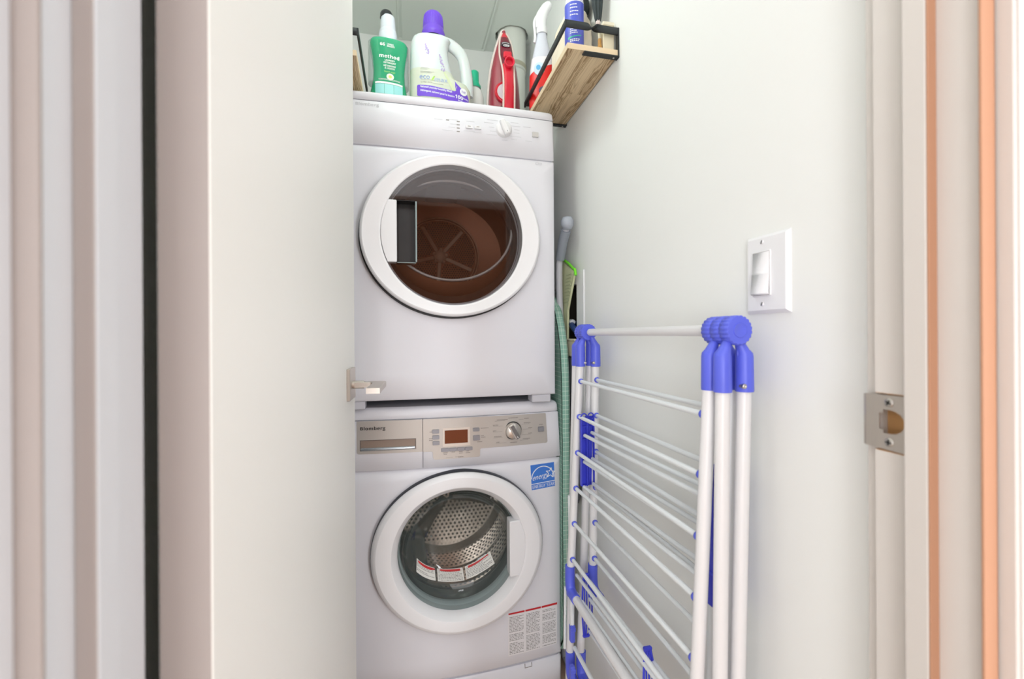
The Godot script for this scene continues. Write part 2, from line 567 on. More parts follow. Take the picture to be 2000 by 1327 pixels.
func door_frame() -> void:
	for side in [-1, 1]:
		var right: bool = side > 0
		var o := structure("trim_1" if not right else "trim_2", "painted door jamb with stop and casing on the hinge side" if not right else "painted door jamb with stop, casing and strike plate", "door frame")
		var jx := JR if right else JL
		var end := D1 if right else 0.3835
		var m: Material = M.trim_warm if right else M.trim
		var dh := D0 if right else 0.2798
		var edge: Material = M.peach_edge if right else M.shaded_edge
		var g := geo()
		if right:
			# jamb round the strike mortise
			var md := 0.343; 
			md = 0.334
			g.box(V(jx + 0.009, HEAD / 2, (D0 + md) / 2), Vector3(0.018, HEAD, md - D0), 0)
			g.box(V(jx + 0.009, (HEAD + 0.9968) / 2, (md + end) / 2), Vector3(0.018, HEAD - 0.9968, end - md), 0)
			g.box(V(jx + 0.009, 0.9366 / 2, (md + end) / 2), Vector3(0.018, 0.9366, end - md), 0)
		else:
			g.box(V(jx - 0.009, HEAD / 2, (dh + end) / 2), Vector3(0.018, HEAD, end - dh), 0.001)
		put("jamb", g, m, o)
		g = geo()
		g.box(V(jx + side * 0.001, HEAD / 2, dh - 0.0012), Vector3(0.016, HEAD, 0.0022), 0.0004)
		put("jamb_edge", g, edge if right else paint(rgb(146, 136, 131), 0.55, 0.005), o, "peach-coloured front edge of the jamb" if right else "front edge of the jamb with shade put into its grey colour")  # hinge side strip is darkened further to offset the light falling on it
		g = geo()
		g.box(V(jx - side * 0.0055, HEAD / 2, 0.3235), Vector3(0.011, HEAD, 0.0205), 0.001)
		put("door_stop", g, m, o)
		g = geo()
		g.box(V(jx - side * 0.0055, HEAD / 2, 0.3122), Vector3(0.0105, HEAD, 0.0018), 0.0004)
		put("stop_edge", g, edge, o, "peach-coloured front edge of the door stop" if right else "front edge of the door stop with shade put into its grey colour")
		g = geo()
		var rv := 0.011 if right else 0.0051
		g.box(V(jx + side * (rv + 0.035), HEAD / 2 + 0.03, dh - 0.0069), Vector3(0.07, HEAD + 0.06, 0.0134), 0.0012)
		put("hall_casing", g, m, o)
		g = geo()
		g.box(V(jx + side * (rv + 0.036), HEAD / 2 + 0.03, dh - 0.0143), Vector3(0.066, HEAD + 0.06, 0.0018), 0.0006)
		put("casing_face", g, m, o)
		if right:
			g = geo()
			g.box(V(0.498, HEAD / 2, 0.376), Vector3(0.024, HEAD, 0.0138), 0.002)
			put("closet_casing", g, m, o)
			strike(o)
	var h := structure("trim_3", "head of the door frame above the opening", "door frame")
	var hg := geo()
	hg.box(V((JL + JR) / 2, HEAD + 0.009, 0.323), Vector3(JR - JL + 0.036, 0.018, 0.0925), 0.001)
	put("head_jamb", hg, M.trim, h)
	hg = geo()
	hg.box(V((JL + JR) / 2, HEAD + 0.045, 0.2696), Vector3(JR - JL + 0.16, 0.07, 0.0134), 0.003)
	put("head_casing", hg, M.trim, h)

func strike(o: Node3D) -> void:
	# mortise: bare wood pocket behind the plate
	var g := geo()
	g.box(V(JR + 0.019, 0.9666, 0.355), Vector3(0.004, 0.0602, 0.045), 0)
	for y in [0.9968, 0.9366]:
		g.box(V(JR + 0.009, y, 0.3535), Vector3(0.0165, 0.0012, 0.031), 0)
	g.box(V(JR + 0.009, 0.9666, 0.3385), Vector3(0.0165, 0.06, 0.002), 0)
	put("mortise", g, mat(rgb(214, 164, 108), 0.8), o, "bare wood pocket behind the strike plate")
	# plate with its latch hole, built as a frame in (depth, y), lip curling past the jamb end
	var st := geo(Vector3(JR + 0.0012, 0, 0), Basis(Vector3(0, 0, -1), Vector3.UP, Vector3(-1, 0, 0)))
	var x0 := 0.3395; var x1 := 0.3785
	var outline := PackedVector2Array([Vector2(x0, 0.938), Vector2(x1, 0.9395), Vector2(x1, 0.9945), Vector2(x0, 0.9955)])
	var hole := PackedVector2Array()
	for i in 9:
		var a := -PI / 2 - PI * i / 8.0
		hole.append(Vector2(0.3535 + cos(a) * 0.0135, 0.9677 + sin(a) * 0.0122))
	hole.append_array([Vector2(0.3535, 0.9799), Vector2(0.3605, 0.9799), Vector2(0.3605, 0.9767), Vector2(0.3645, 0.9762), Vector2(0.3645, 0.9592), Vector2(0.3605, 0.9587), Vector2(0.3605, 0.9555), Vector2(0.3535, 0.9555)])
	# bridge the hole by two halves
	for half in [PackedVector2Array([Vector2(0.3, 0.9677), Vector2(0.4, 0.9677), Vector2(0.4, 1.1), Vector2(0.3, 1.1)]), PackedVector2Array([Vector2(0.3, 0.85), Vector2(0.4, 0.85), Vector2(0.4, 0.9677), Vector2(0.3, 0.9677)])]:
		for part in Geometry2D.intersect_polygons(outline, half):
			for bit in Geometry2D.clip_polygons(part, hole):
				st.extrude(bit, 0.0, 0.0016, 0.0)
	var pl := put("strike_plate", st, M.nickel, o, "brushed steel strike plate with a rounded latch hole")
	var lip := geo()
	var rings: Array = []
	for i in 9:
		var f := i / 8.0
		var d := 0.378 + 0.0075 * sin(f * PI * 0.5)
		var x := JR - 0.0004 + 0.012 * (1.0 - cos(f * PI * 0.5))
		var half_h := 0.0272 - 0.004 * f * f
		rings.append([V(x, 0.967 + half_h, d), V(x, 0.967 - half_h, d), V(x + 0.0015, 0.967 - half_h, d - 0.001), V(x + 0.0015, 0.967 + half_h, d - 0.001)])
	lip.loft(rings)
	put("lip", lip, M.nickel, pl)
	for y in [0.9874, 0.9467]:
		var s := geo(V(JR - 0.0006, y, 0.3548), Basis(Vector3.BACK, PI / 2))
		s.lathe([Vector2(0.0046, -0.001), Vector2(0.0044, 0.0004), Vector2(0.0036, 0.0009), Vector2(0, 0.0010)], 18)
		var sc := put("screw", s, M.steel, pl)
	for y in [0.9874, 0.9467]:
		var s := geo(V(JR - 0.0017, y, 0.3548), Basis(Vector3.RIGHT, 0.5 if y > 0.96 else 0.1))
		s.box(Vector3.ZERO, Vector3(0.0008, 0.0056, 0.0013), 0)
		s.box(Vector3.ZERO, Vector3(0.0008, 0.0013, 0.0056), 0)
		put("cross_slot", s, M.dark, pl)

func door() -> void:
	var w := 0.662
	var o := structure("door_1", "flat white door swung open into the closet with a steel lever", "door")
	o.position = V(-0.1863, 0, 0.395)
	o.rotation.y = deg_to_rad(-3.0)
	# local: x across the thickness, -z along the leaf
	var g := geo()
	g.box(Vector3(0.01875, 1.045, -w / 2), Vector3(0.0375, 2.08, w), 0.0006)
	put("door_leaf", g, M.door, o)
	g = geo()
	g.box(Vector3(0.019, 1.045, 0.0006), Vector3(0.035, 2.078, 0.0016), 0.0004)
	put("hinge_edge", g, M.shaded_edge, o)  # same darkened tone, shade of the hall-facing edge in the colour
	var fx := 0.0375
	g = geo()
	g.box(Vector3(fx + 0.0035, 0.9578 - o.position.y, -0.5965), Vector3(0.0075, 0.0655, 0.0655), 0.0012)
	put("rosette", g, M.nickel, o, "square brushed steel rosette")
	g = geo()
	g.tube([Vector3(fx + 0.006, 0.9555, -0.5965), Vector3(fx + 0.03, 0.9555, -0.5965)], 0.0085, 20)
	var lv := put("lever", g, M.nickel, o, "flat brushed steel lever")
	g = geo()
	# flat L bar: neck out of the door, blade back towards the hinges
	var pts := PackedVector2Array([Vector2(fx + 0.012, -0.607), Vector2(fx + 0.0655, -0.607), Vector2(fx + 0.0745, -0.598), Vector2(fx + 0.0745, -0.478), Vector2(fx + 0.0495, -0.478), Vector2(fx + 0.0495, -0.572), Vector2(fx + 0.044, -0.584), Vector2(fx + 0.012, -0.584)])
	g.xf = Transform3D(Basis(Vector3(1, 0, 0), Vector3(0, 0, 1), Vector3(0, -1, 0)), Vector3(0, 0.9615, 0))
	g.xf = Transform3D(Basis(Vector3(1, 0, 0), Vector3(0, 0, 1), Vector3(0, 1, 0)), Vector3(0, 0.9505, 0))
	g.extrude(pts, 0.0, 0.0108, 0.0008)
	put("blade", g, M.nickel, lv)
	g = geo()
	g.box(Vector3(0.019, 0.9578, -w - 0.0006), Vector3(0.026, 0.057, 0.0014), 0.0004)
	put("latch_plate", g, M.nickel, o)
# ------------------------------------------------------------------ machines
func rz(at: Vector3) -> Geo: return geo(at, Basis(Vector3.RIGHT, PI / 2))

# a block whose front follows zf(x); steps are [y, x0, x1, set-back]
func bowed(g: Geo, steps: Array, zf: Callable, back: float, e := 0.006) -> void:
	var rings: Array = []
	for s in steps:
		var ring: Array = []
		for i in 33:
			var f := i / 32.0
			var x := lerpf(s[1] + e, s[2] - e, f)
			ring.append(Vector3(x, s[0], zf.call(x) - s[3]))
		ring.append(Vector3(s[2] - e * 0.3, s[0], zf.call(s[2]) - e * 0.3 - s[3]))
		ring.append(Vector3(s[2], s[0], zf.call(s[2]) - e - s[3]))
		ring.append(Vector3(s[2], s[0], back))
		ring.append(Vector3(s[1], s[0], back))
		ring.append(Vector3(s[1], s[0], zf.call(s[1]) - e - s[3]))
		ring.append(Vector3(s[1] + e * 0.3, s[0], zf.call(s[1]) - e * 0.3 - s[3]))
		rings.append(ring)
	g.loft(rings)

# a thin plate that follows zf(x): polygon in world xy, raised from off0 to off1
func bplate(g: Geo, poly: PackedVector2Array, zf: Callable, off0: float, off1: float) -> void:
	var a := poly[0]; var b := poly[0]
	for v in poly:
		a = a.min(v); b = b.max(v)
	var sz := b - a
	g.k += 1
	var x := a.x
	while x < b.x - 1e-6:
		var x2 := minf(x + 0.02, b.x)
		var strip := PackedVector2Array([Vector2(x, a.y - 1), Vector2(x2, a.y - 1), Vector2(x2, b.y + 1), Vector2(x, b.y + 1)])
		for part in Geometry2D.intersect_polygons(poly, strip):
			var idx := Geometry2D.triangulate_polygon(part)
			for i in range(0, idx.size(), 3):
				var q := g.p.size()
				var pv: Array = []; var uv: Array = []
				for j in 3:
					var v: Vector2 = part[idx[i + j]]
					pv.append(Vector3(v.x, v.y, zf.call(v.x) + off1))
					uv.append(Vector2((v.x - a.x) / sz.x, 1.0 - (v.y - a.y) / sz.y))
				g.tri(pv[0], pv[1], pv[2], uv[0], uv[1], uv[2])
				g.facing(q, Vector3.BACK)
		x = x2
	var cw := Geometry2D.is_polygon_clockwise(poly)
	for i in poly.size():
		var p0 := poly[i]; var p1 := poly[(i + 1) % poly.size()]
		var n := maxi(1, int((p1 - p0).length() / 0.02))
		g.k += 1
		for j in n:
			var u := p0.lerp(p1, float(j) / n); var v := p0.lerp(p1, float(j + 1) / n)
			var zu: float = zf.call(u.x); var zv: float = zf.call(v.x)
			var q := g.p.size()
			g.quad(Vector3(u.x, u.y, zu + off0), Vector3(v.x, v.y, zv + off0), Vector3(v.x, v.y, zv + off1), Vector3(u.x, u.y, zu + off1))
			var d := (v - u) * (-1.0 if cw else 1.0)
			g.facing(q, Vector3(d.y, -d.x, 0))

func rect(x0: float, y0: float, x1: float, y1: float) -> PackedVector2Array:
	return PackedVector2Array([Vector2(x0, y0), Vector2(x1, y0), Vector2(x1, y1), Vector2(x0, y1)])

func rrect(x0: float, y0: float, x1: float, y1: float, r: float, corners := [1, 1, 1, 1]) -> PackedVector2Array:
	var out := PackedVector2Array()
	var cs := [Vector2(x0 + r, y0 + r), Vector2(x1 - r, y0 + r), Vector2(x1 - r, y1 - r), Vector2(x0 + r, y1 - r)]
	var sharp := [Vector2(x0, y0), Vector2(x1, y0), Vector2(x1, y1), Vector2(x0, y1)]
	for i in 4:
		if not corners[i]:
			out.append(sharp[i])
			continue
		for j in 6:
			var a := PI + i * PI / 2 + j / 5.0 * PI / 2
			out.append(cs[i] + Vector2(cos(a), sin(a)) * r)
	return out

func oval(cx: float, cy: float, rx: float, ry: float, n := 64) -> PackedVector2Array:
	var out := PackedVector2Array()
	for i in n: out.append(Vector2(cx + cos(TAU * i / n) * rx, cy + sin(TAU * i / n) * ry))
	return out

# oval skin: rows of [rx, ry, z] about (cx, cy); sharp where a row repeats
func oval_skin(g: Geo, c: Vector2, rows: Array, n := 96, dir := Vector3.ZERO) -> void:
	var start := 0
	for i in range(1, rows.size() + 1):
		if i == rows.size() or rows[i] == rows[i - 1]:
			var rings: Array = []
			for r in rows.slice(start, i):
				var ring: Array = []
				for j in n:
					var a := TAU * j / n
					ring.append(Vector3(c.x + cos(a) * r[0], c.y + sin(a) * r[1], r[2]))
				rings.append(ring)
			if rings.size() > 1: g.loft(rings, false, false, true, false)
			start = i

# front sheet of a machine: rectangle with rounded edge, an oval hole, sides running back
func front_sheet(g: Geo, x0: float, x1: float, y0: float, y1: float, zf: Callable, c: Vector2, rx: float, ry: float, back: float, e := 0.006) -> void:
	var per: Array = []
	var n := 40
	var cor := [Vector2(x0, y0), Vector2(x1, y0), Vector2(x1, y1), Vector2(x0, y1)]
	for s in 4:
		for i in n: per.append(cor[s].lerp(cor[(s + 1) % 4], float(i) / n))
	var rows: Array = [[], [], [], [], [], [], [], []]
	for v in per:
		var d: Vector2 = v - c
		var a := atan2(d.y / ry, d.x / rx)
		var h := c + Vector2(cos(a) * rx, sin(a) * ry)
		var iv := Vector2(clampf(v.x, x0 + e, x1 - e), clampf(v.y, y0 + e, y1 - e))
		var zi: float = zf.call(h.x)
		rows[0].append(Vector3(h.x, h.y, zi - 0.03))
		rows[1].append(Vector3(h.x, h.y, zi))
		for q in 3:
			var mv := h.lerp(iv, (q + 1) / 4.0)
			rows[2 + q].append(Vector3(mv.x, mv.y, zf.call(mv.x)))
		rows[5].append(Vector3(iv.x, iv.y, zf.call(iv.x)))
		rows[6].append(Vector3(v.x, v.y, zf.call(v.x) - e))
		rows[7].append(Vector3(v.x, v.y, back))
	var q0 := g.p.size()
	g.loft([rows[0], rows[1]], false, false, true, false)
	g.loft([rows[1], rows[2], rows[3], rows[4], rows[5], rows[6]], false, false, true, false)
	g.loft([rows[6], rows[7]], false, true, true, false)
	for i in range(q0 + 0, q0 + 3):
		pass
	# rows run outwards, anticlockwise seen from the front: turn so that the front shows
	var i1: int = q0 + rows[0].size() * 6
	if (g.p[i1 + 2] - g.p[i1]).cross(g.p[i1 + 1] - g.p[i1]).z < 0.0: g.turn(q0)

func dryer_z(x: float) -> float: return -(1.232 + 0.0085 * pow((x - 0.1) / 0.33, 2))
func washer_z(x: float) -> float: return -(1.25 - 0.01155 * (x - 0.1) + 0.0246 * pow((x - 0.1) / 0.33, 2))

func on_face(zf: Callable, x: float, y: float, off: float, base: Vector3) -> Callable:
	return func(v: Vector2) -> Vector3: return Vector3(x + v.x, y + v.y, zf.call(x + v.x) + off) - base

func knob(g: Geo, at: Vector3, r: float, rows: Array) -> void:
	g.xf = Transform3D(Basis(Vector3.RIGHT, PI / 2), at)
	g.lathe(rows.map(func(v): return Vector2(v[0] * r, v[1])), 40)

func dryer() -> void:
	var base := Vector3(0.098, 0.8605, -1.5)
	var o := thing("clothes_dryer", "white front-loading dryer with tinted oval door, stacked on the washer", "dryer", base)
	var zf := dryer_z
	var x0 := -0.228; var x1 := 0.4235
	var back := -1.8
	var g := geo(-base)
	front_sheet(g, x0, x1, 0.884, 1.5645, zf, Vector2(0.1253, 1.33), 0.186, 0.184, back)
	put("body", g, M.enamel, o)
	g = geo(-base)
	bowed(g, [[1.5665, x0 + 0.003, x1 - 0.003, 0.006], [1.5685, x0, x1, 0.0], [1.6802, x0 + 0.0005, x1 - 0.0015, 0.0], [1.6828, x0 + 0.003, x1 - 0.004, 0.003]], zf, back)
	put("control_fascia", g, M.enamel, o)
	g = geo(-base)
	bowed(g, [[1.6845, x0 + 0.003, x1 - 0.004, 0.003], [1.687, x0, x1 - 0.002, 0.0], [1.702, x0 + 0.0005, x1 - 0.004, 0.001], [1.7065, x0 + 0.004, x1 - 0.009, 0.004], [1.7085, x0 + 0.012, x1 - 0.018, 0.010]], zf, back)
	put("lid", g, M.enamel, o)
	g = geo(-base)
	bowed(g, [[1.5635, x0 + 0.006, x1 - 0.006, 0.008], [1.5680, x0 + 0.006, x1 - 0.006, 0.008]], zf, back)
	put("seam", g, M.grey_plastic, o)
	g = geo(-base)
	bowed(g, [[1.6818, x0 + 0.006, x1 - 0.006, 0.013], [1.6862, x0 + 0.006, x1 - 0.006, 0.013]], zf, back)
	put("seam", g, M.grey_plastic, o)
	for fx in [[-0.215, -0.109], [0.3535, 0.4105]]:
		g = geo(-base)
		g.box(V((fx[0] + fx[1]) / 2, 0.8725, 1.27), Vector3(fx[1] - fx[0], 0.024, 0.05), 0.003)
		put("foot", g, M.grey_plastic, o)
		g = geo(-base)
		g.box(V((fx[0] + fx[1]) / 2, 0.8725, 1.74), Vector3(fx[1] - fx[0], 0.024, 0.05), 0.003)
		put("foot", g, M.grey_plastic, o)
	# lettering and lamps on the fascia
	text("logo", "Blomberg", 0.0075, M.faint_ink, o, on_face(zf, -0.0985, 1.6712, 0.0004, base), true, 1.25)
	for p in [[0.1126, 1.6503], [0.1421, 1.6492], [0.142, 1.64], [0.142, 1.631], [0.142, 1.6215]]:
		g = geo(-base)
		bplate(g, rrect(p[0] - 0.0042, p[1] - 0.0011, p[0] + 0.0042, p[1] + 0.0011, 0.0008), zf, -0.001, 0.0005)
		put("indicator_light", g, M.print_grey, o)
	g = geo(-base)
	var rng := RandomNumberGenerator.new()
	rng.seed = 3
	for p in [[0.088, 1.6503], [0.128, 1.6525], [0.13, 1.6405], [0.124, 1.6315], [0.112, 1.622], [0.176, 1.653], [0.172, 1.6255], [0.196, 1.624], [0.228, 1.655], [0.239, 1.6635], [0.236, 1.6435], [0.241, 1.6325], [0.236, 1.6225], [0.303, 1.6635], [0.307, 1.654], [0.31, 1.644], [0.309, 1.635], [0.306, 1.6245], [0.302, 1.6155], [0.34, 1.6555], [0.345, 1.6155], [0.274, 1.6105]]:
		var hw := rng.randf_range(0.007, 0.016)
		bplate(g, rect(p[0] - hw, p[1] - 0.0007, p[0] + hw, p[1] + 0.0007), zf, -0.003, 0.0002 - 0.001 * 0)
	put("scale_print", g, M.faint_ink, o)
	for p in [[0.172, 1.636], [0.1964, 1.6365]]:
		g = geo(-base)
		bplate(g, rrect(p[0] - 0.0095, p[1] - 0.0038, p[0] + 0.0095, p[1] + 0.0038, 0.002), zf, -0.003, 0.0055)
		put("button", g, M.white_plastic, o)
		g = geo(-base)
		bplate(g, rrect(p[0] - 0.004, p[1] + 0.0005, p[0] + 0.004, p[1] + 0.0018, 0.0006), zf, 0.005, 0.0058)
		put("button_mark", g, M.print_grey, o)
	g = geo(-base)
	bplate(g, rrect(0.3552, 1.6285, 0.3738, 1.6425, 0.0015), zf, -0.003, 0.005)
	put("power_button", g, mat(rgb(208, 206, 204), 0.4), o)
	g = geo(-base)
	for b in [[0.3655, 1.5505, 0.3845, 1.5516], [0.3655, 1.5556, 0.3845, 1.5564], [0.3655, 1.5505, 0.3664, 1.5564], [0.3836, 1.5505, 0.3845, 1.5564], [0.3746, 1.5505, 0.3754, 1.5564]]:
		bplate(g, rect(b[0], b[1], b[2], b[3]), zf, -0.001, 0.0004)
	put("manual_symbol", g, M.faint_ink, o, "small printed open book symbol")
	# dial
	var kc := Vector3(0.2705, 1.641, zf.call(0.27) - 0.002) - base
	g = geo()
	knob(g, kc, 0.0222, [[1.05, -0.004], [1.05, 0.003], [1.0, 0.004], [0.97, 0.011], [0.85, 0.013], [0.0, 0.0135]])
	var dial := put("dial", g, M.white_plastic, o)
	g = geo(kc + Vector3(0, 0, 0.013), Basis(Vector3.BACK, 0.42))
	g.extrude(PackedVector2Array([Vector2(-0.0075, -0.0215), Vector2(0.0075, -0.0215), Vector2(0.0085, 0.0), Vector2(0.0065, 0.02), Vector2(0.0, 0.0225), Vector2(-0.0065, 0.02), Vector2(-0.0085, 0.0)]), -0.002, 0.013, 0.0025)
	put("grip", g, M.white_plastic, dial)
	g = geo(kc + Vector3(0.006, -0.0135, 0.0262), Basis(Vector3.BACK, 0.42))
	g.box(Vector3.ZERO, Vector3(0.001, 0.004, 0.0008), 0)
	put("pointer", g, M.ink, dial)
	# door
	var c := Vector2(0.1253, 1.328)
	var z := -1.232
	g = geo(-base)
	oval_skin(g, c + Vector2(-0.0022, -0.0042), [[0.2445, 0.2205, z - 0.012], [0.2445, 0.2205, z + 0.009], [0.2435, 0.2195, z + 0.0102], [0.2435, 0.2195, z + 0.0102], [0.2, 0.2, z + 0.0102]])
	var door := put("door_rim", g, M.dark, o, "dark gap behind the dryer door ring")
	g = geo(-base)
	var orx := 0.2435; var ory := 0.2195
	oval_skin(g, c, [[0.2, 0.196, z + 0.0105], [orx - 0.002, ory - 0.002, z + 0.0105], [orx, ory, z + 0.0125], [orx, ory, z + 0.022], [orx - 0.002, ory - 0.002, z + 0.027], [orx - 0.006, ory - 0.006, z + 0.03], [orx - 0.0075, ory - 0.0075, z + 0.0303], [orx - 0.0075, ory - 0.0075, z + 0.0303], [orx - 0.009, ory - 0.009, z + 0.0296], [0.196, 0.194, z + 0.0302], [0.192, 0.19, z + 0.0292], [0.1908, 0.189, z + 0.027], [0.1908, 0.189, z + 0.027], [0.1908, 0.189, z - 0.006]], 120)
	g.turn(0)
	put("door_ring", g, M.white_plastic, o)
	# glass with the handle notch
	var cg := Vector2(0.1253, 1.33)
	var disc := oval(cg.x, cg.y, 0.1908, 0.189, 120)
	var notch := rrect(-0.2, 1.2498, 0.0285, 1.4158, 0.008)
	g = geo(-base)
	for part in Geometry2D.clip_polygons(disc, notch):
		flat_face(g, part, z + 0.0262)
	put("glass", g, glass(rgb(44, 20, 11), 0.46, 0.02), o, "dark brown tinted door glass")
	g = geo(-base)
	for part in Geometry2D.intersect_polygons(oval(cg.x, cg.y, 0.19, 0.1882, 120), rrect(-0.2, 1.2513, -0.0238, 1.4142, 0.003)):
		g.extrude(part, z - 0.004, z + 0.0285, 0.0012)
	put("handle", g, M.white_plastic, o, "white grip plate at the left of the door glass")
	g = geo(-base)
	g.box(Vector3(0.0, 1.3328, z - 0.012), Vector3(0.047, 0.163, 0.003), 0)
	g.box(Vector3(0.0, 1.4147, z + 0.005), Vector3(0.047, 0.0018, 0.036), 0)
	g.box(Vector3(0.0, 1.2508, z + 0.005), Vector3(0.047, 0.0018, 0.036), 0)
	g.box(Vector3(-0.0245, 1.3328, z + 0.005), Vector3(0.0015, 0.163, 0.036), 0)
	g.box(Vector3(0.0238, 1.3328, z + 0.002), Vector3(0.0015, 0.163, 0.036), 0)
	put("grip_recess", g, mat(rgb(10, 8, 8), 0.35), o, "glossy black hollow beside the grip plate")
	g = geo(-base)
	g.box(Vector3(0.026, 1.3328, z + 0.024), Vector3(0.0042, 0.161, 0.006), 0.001)
	g.box(Vector3(0.001, 1.2502, z + 0.024), Vector3(0.049, 0.0022, 0.006), 0.0008)
	put("recess_edge", g, mat(rgb(150, 165, 165), 0.2), o)
	# inside
	var brown := mat(rgb(138, 84, 56), 0.36, 0.45)
	g = geo(-base)
	oval_skin(g, Vector2(0.1253, 1.33), [[0.188, 0.186, z + 0.002], [0.184, 0.18, z - 0.03], [0.184, 0.18, z - 0.03], [0.175, 0.16, z - 0.055]])
	put("door_collar", g, mat(rgb(72, 44, 32), 0.5, 0.1), o)
	g = geo(-base)
	var pts: Array = []
	for i in 65:
		var a := TAU * i / 64
		pts.append(Vector3(0.1253 + cos(a) * 0.178, 1.368 + (sin(a) * 0.153 if sin(a) < 0 else sin(a) * 0.13), z - 0.045))
	g.tube(pts, 0.0042, 8, false)
	put("drum_lip", g, mat(rgb(205, 200, 200), 0.25, 0.4), o)
	g = geo(-base)
	var dc := Vector2(0.127, 1.36)
	oval_skin(g, dc, [[0.18, 0.15, z - 0.05], [0.225, 0.2, z - 0.07], [0.235, 0.21, z - 0.1], [0.235, 0.21, z - 0.3], [0.235, 0.21, z - 0.3], [0.238, 0.213, z - 0.31], [0.235, 0.21, z - 0.32], [0.235, 0.21, z - 0.48], [0.235, 0.21, z - 0.48], [0.15, 0.148, z - 0.5], [0.15, 0.148, z - 0.5], [0.001, 0.001, z - 0.5]])
	put("drum", g, brown, o, "brown-looking steel drum")
	g = geo(-base)
	for ring in [[0.148, 0.0026], [0.139, 0.0018]]:
		pts = []
		for i in 65: pts.append(Vector3(dc.x + cos(TAU * i / 64) * ring[0], dc.y + sin(TAU * i / 64) * ring[0], z - 0.497))
		g.tube(pts, ring[1], 6, false)
	put("back_ring", g, mat(rgb(220, 180, 150), 0.35, 0.5), o)
	var spoke := mat(rgb(236, 206, 182), 0.45, 0.15)
	for i in 5:
		var a := PI * 1.5 - 0.08 + TAU * i / 5
		g = geo(Vector3(dc.x, dc.y, z - 0.494) - base, Basis(Vector3.BACK, a))
		g.box(Vector3(0.077, 0, 0), Vector3(0.106, 0.013, 0.006), 0.002)
		put("spoke", g, spoke, o)
	g = geo(-base)
	knob(g, Vector3(dc.x, dc.y, z - 0.496) - base, 0.024, [[1.0, 0.0], [0.95, 0.008], [0.4, 0.012], [0.0, 0.012]])
	for i in 5:
		var a := PI * 1.5 + 0.55 + TAU * i / 5
		knob(g, Vector3(dc.x + cos(a) * 0.024, dc.y + sin(a) * 0.024, z - 0.494) - base, 0.0068, [[1.0, 0.0], [0.9, 0.01], [0.0, 0.012]])
	put("hub", g, spoke, o)
	g = geo(-base)
	for i in range(-16, 17):
		for j in range(-18, 19):
			var q := Vector2(i * 0.0092 + (0.0046 if j % 2 else 0.0), j * 0.008)
			if q.length() < 0.034 or q.length() > 0.131: continue
			var rel := fposmod(q.angle() - (PI * 1.5 - 0.08), TAU / 5)
			if minf(rel, TAU / 5 - rel) * q.length() < 0.011: continue
			disc_at(g, Vector3(dc.x + q.x, dc.y + q.y, z - 0.4985), Vector3.BACK, 0.0032)
	var holes := put("vent_holes", g, mat(rgb(26, 14, 10), 0.9), o)
	holes.set_meta("kind", "stuff")

func disc_at(g: Geo, c: Vector3, n: Vector3, r: float, sides := 7) -> void:
	var u := n.cross(Vector3.UP if absf(n.y) < 0.9 else Vector3.RIGHT).normalized()
	var w := n.cross(u)
	g.k += 1
	for i in sides:
		var a := TAU * i / sides; var b := TAU * (i + 1) / sides
		var q := g.p.size()
		g.tri(c, c + (u * cos(a) + w * sin(a)) * r, c + (u * cos(b) + w * sin(b)) * r)
		g.facing(q, n)

func flat_face(g: Geo, poly: PackedVector2Array, z: float) -> void:
	var idx := Geometry2D.triangulate_polygon(poly)
	g.k += 1
	for i in range(0, idx.size(), 3):
		var q := g.p.size()
		var a := poly[idx[i]]; var b := poly[idx[i + 1]]; var c := poly[idx[i + 2]]
		g.tri(Vector3(a.x, a.y, z), Vector3(b.x, b.y, z), Vector3(c.x, c.y, z))
		g.facing(q, Vector3.BACK)

# unreadably small print: rows of grey dashes under a coloured rule, in columns
func small_print(w: int, h: int, columns: int, rule: bool, ground: Color, seed_: int) -> StandardMaterial3D:
	var im := Image.create(w, h, false, Image.FORMAT_RGB8)
	im.fill(ground)
	var rng := RandomNumberGenerator.new()
	rng.seed = seed_
	var cw := w / columns
	for c in columns:
		var xa := c * cw + 6
		var top := 22 if rule else 6
		if rule: im.fill_rect(Rect2i(c * cw + 2, 0, cw - 4 if columns > 1 and c < columns - 1 else cw, 10), Color8(200, 30, 38))
		var y := top
		while y < h - 8:
			if rng.randf() < 0.14:
				y += 7
				continue
			var x := xa
			var stop := xa + cw - 14 - (rng.randi() % (cw / 3) if rng.randf() < 0.3 else 0)
			while x < stop:
				var l := rng.randi_range(4, 16)
				im.fill_rect(Rect2i(x, y, mini(l, stop - x), 3), Color8(120, 118, 116).lerp(ground, rng.randf_range(0.0, 0.35)))
				x += l + 3
			y += 7
	var m := mat(Color.WHITE, 0.45)
	m.albedo_texture = ImageTexture.create_from_image(im)
	return m

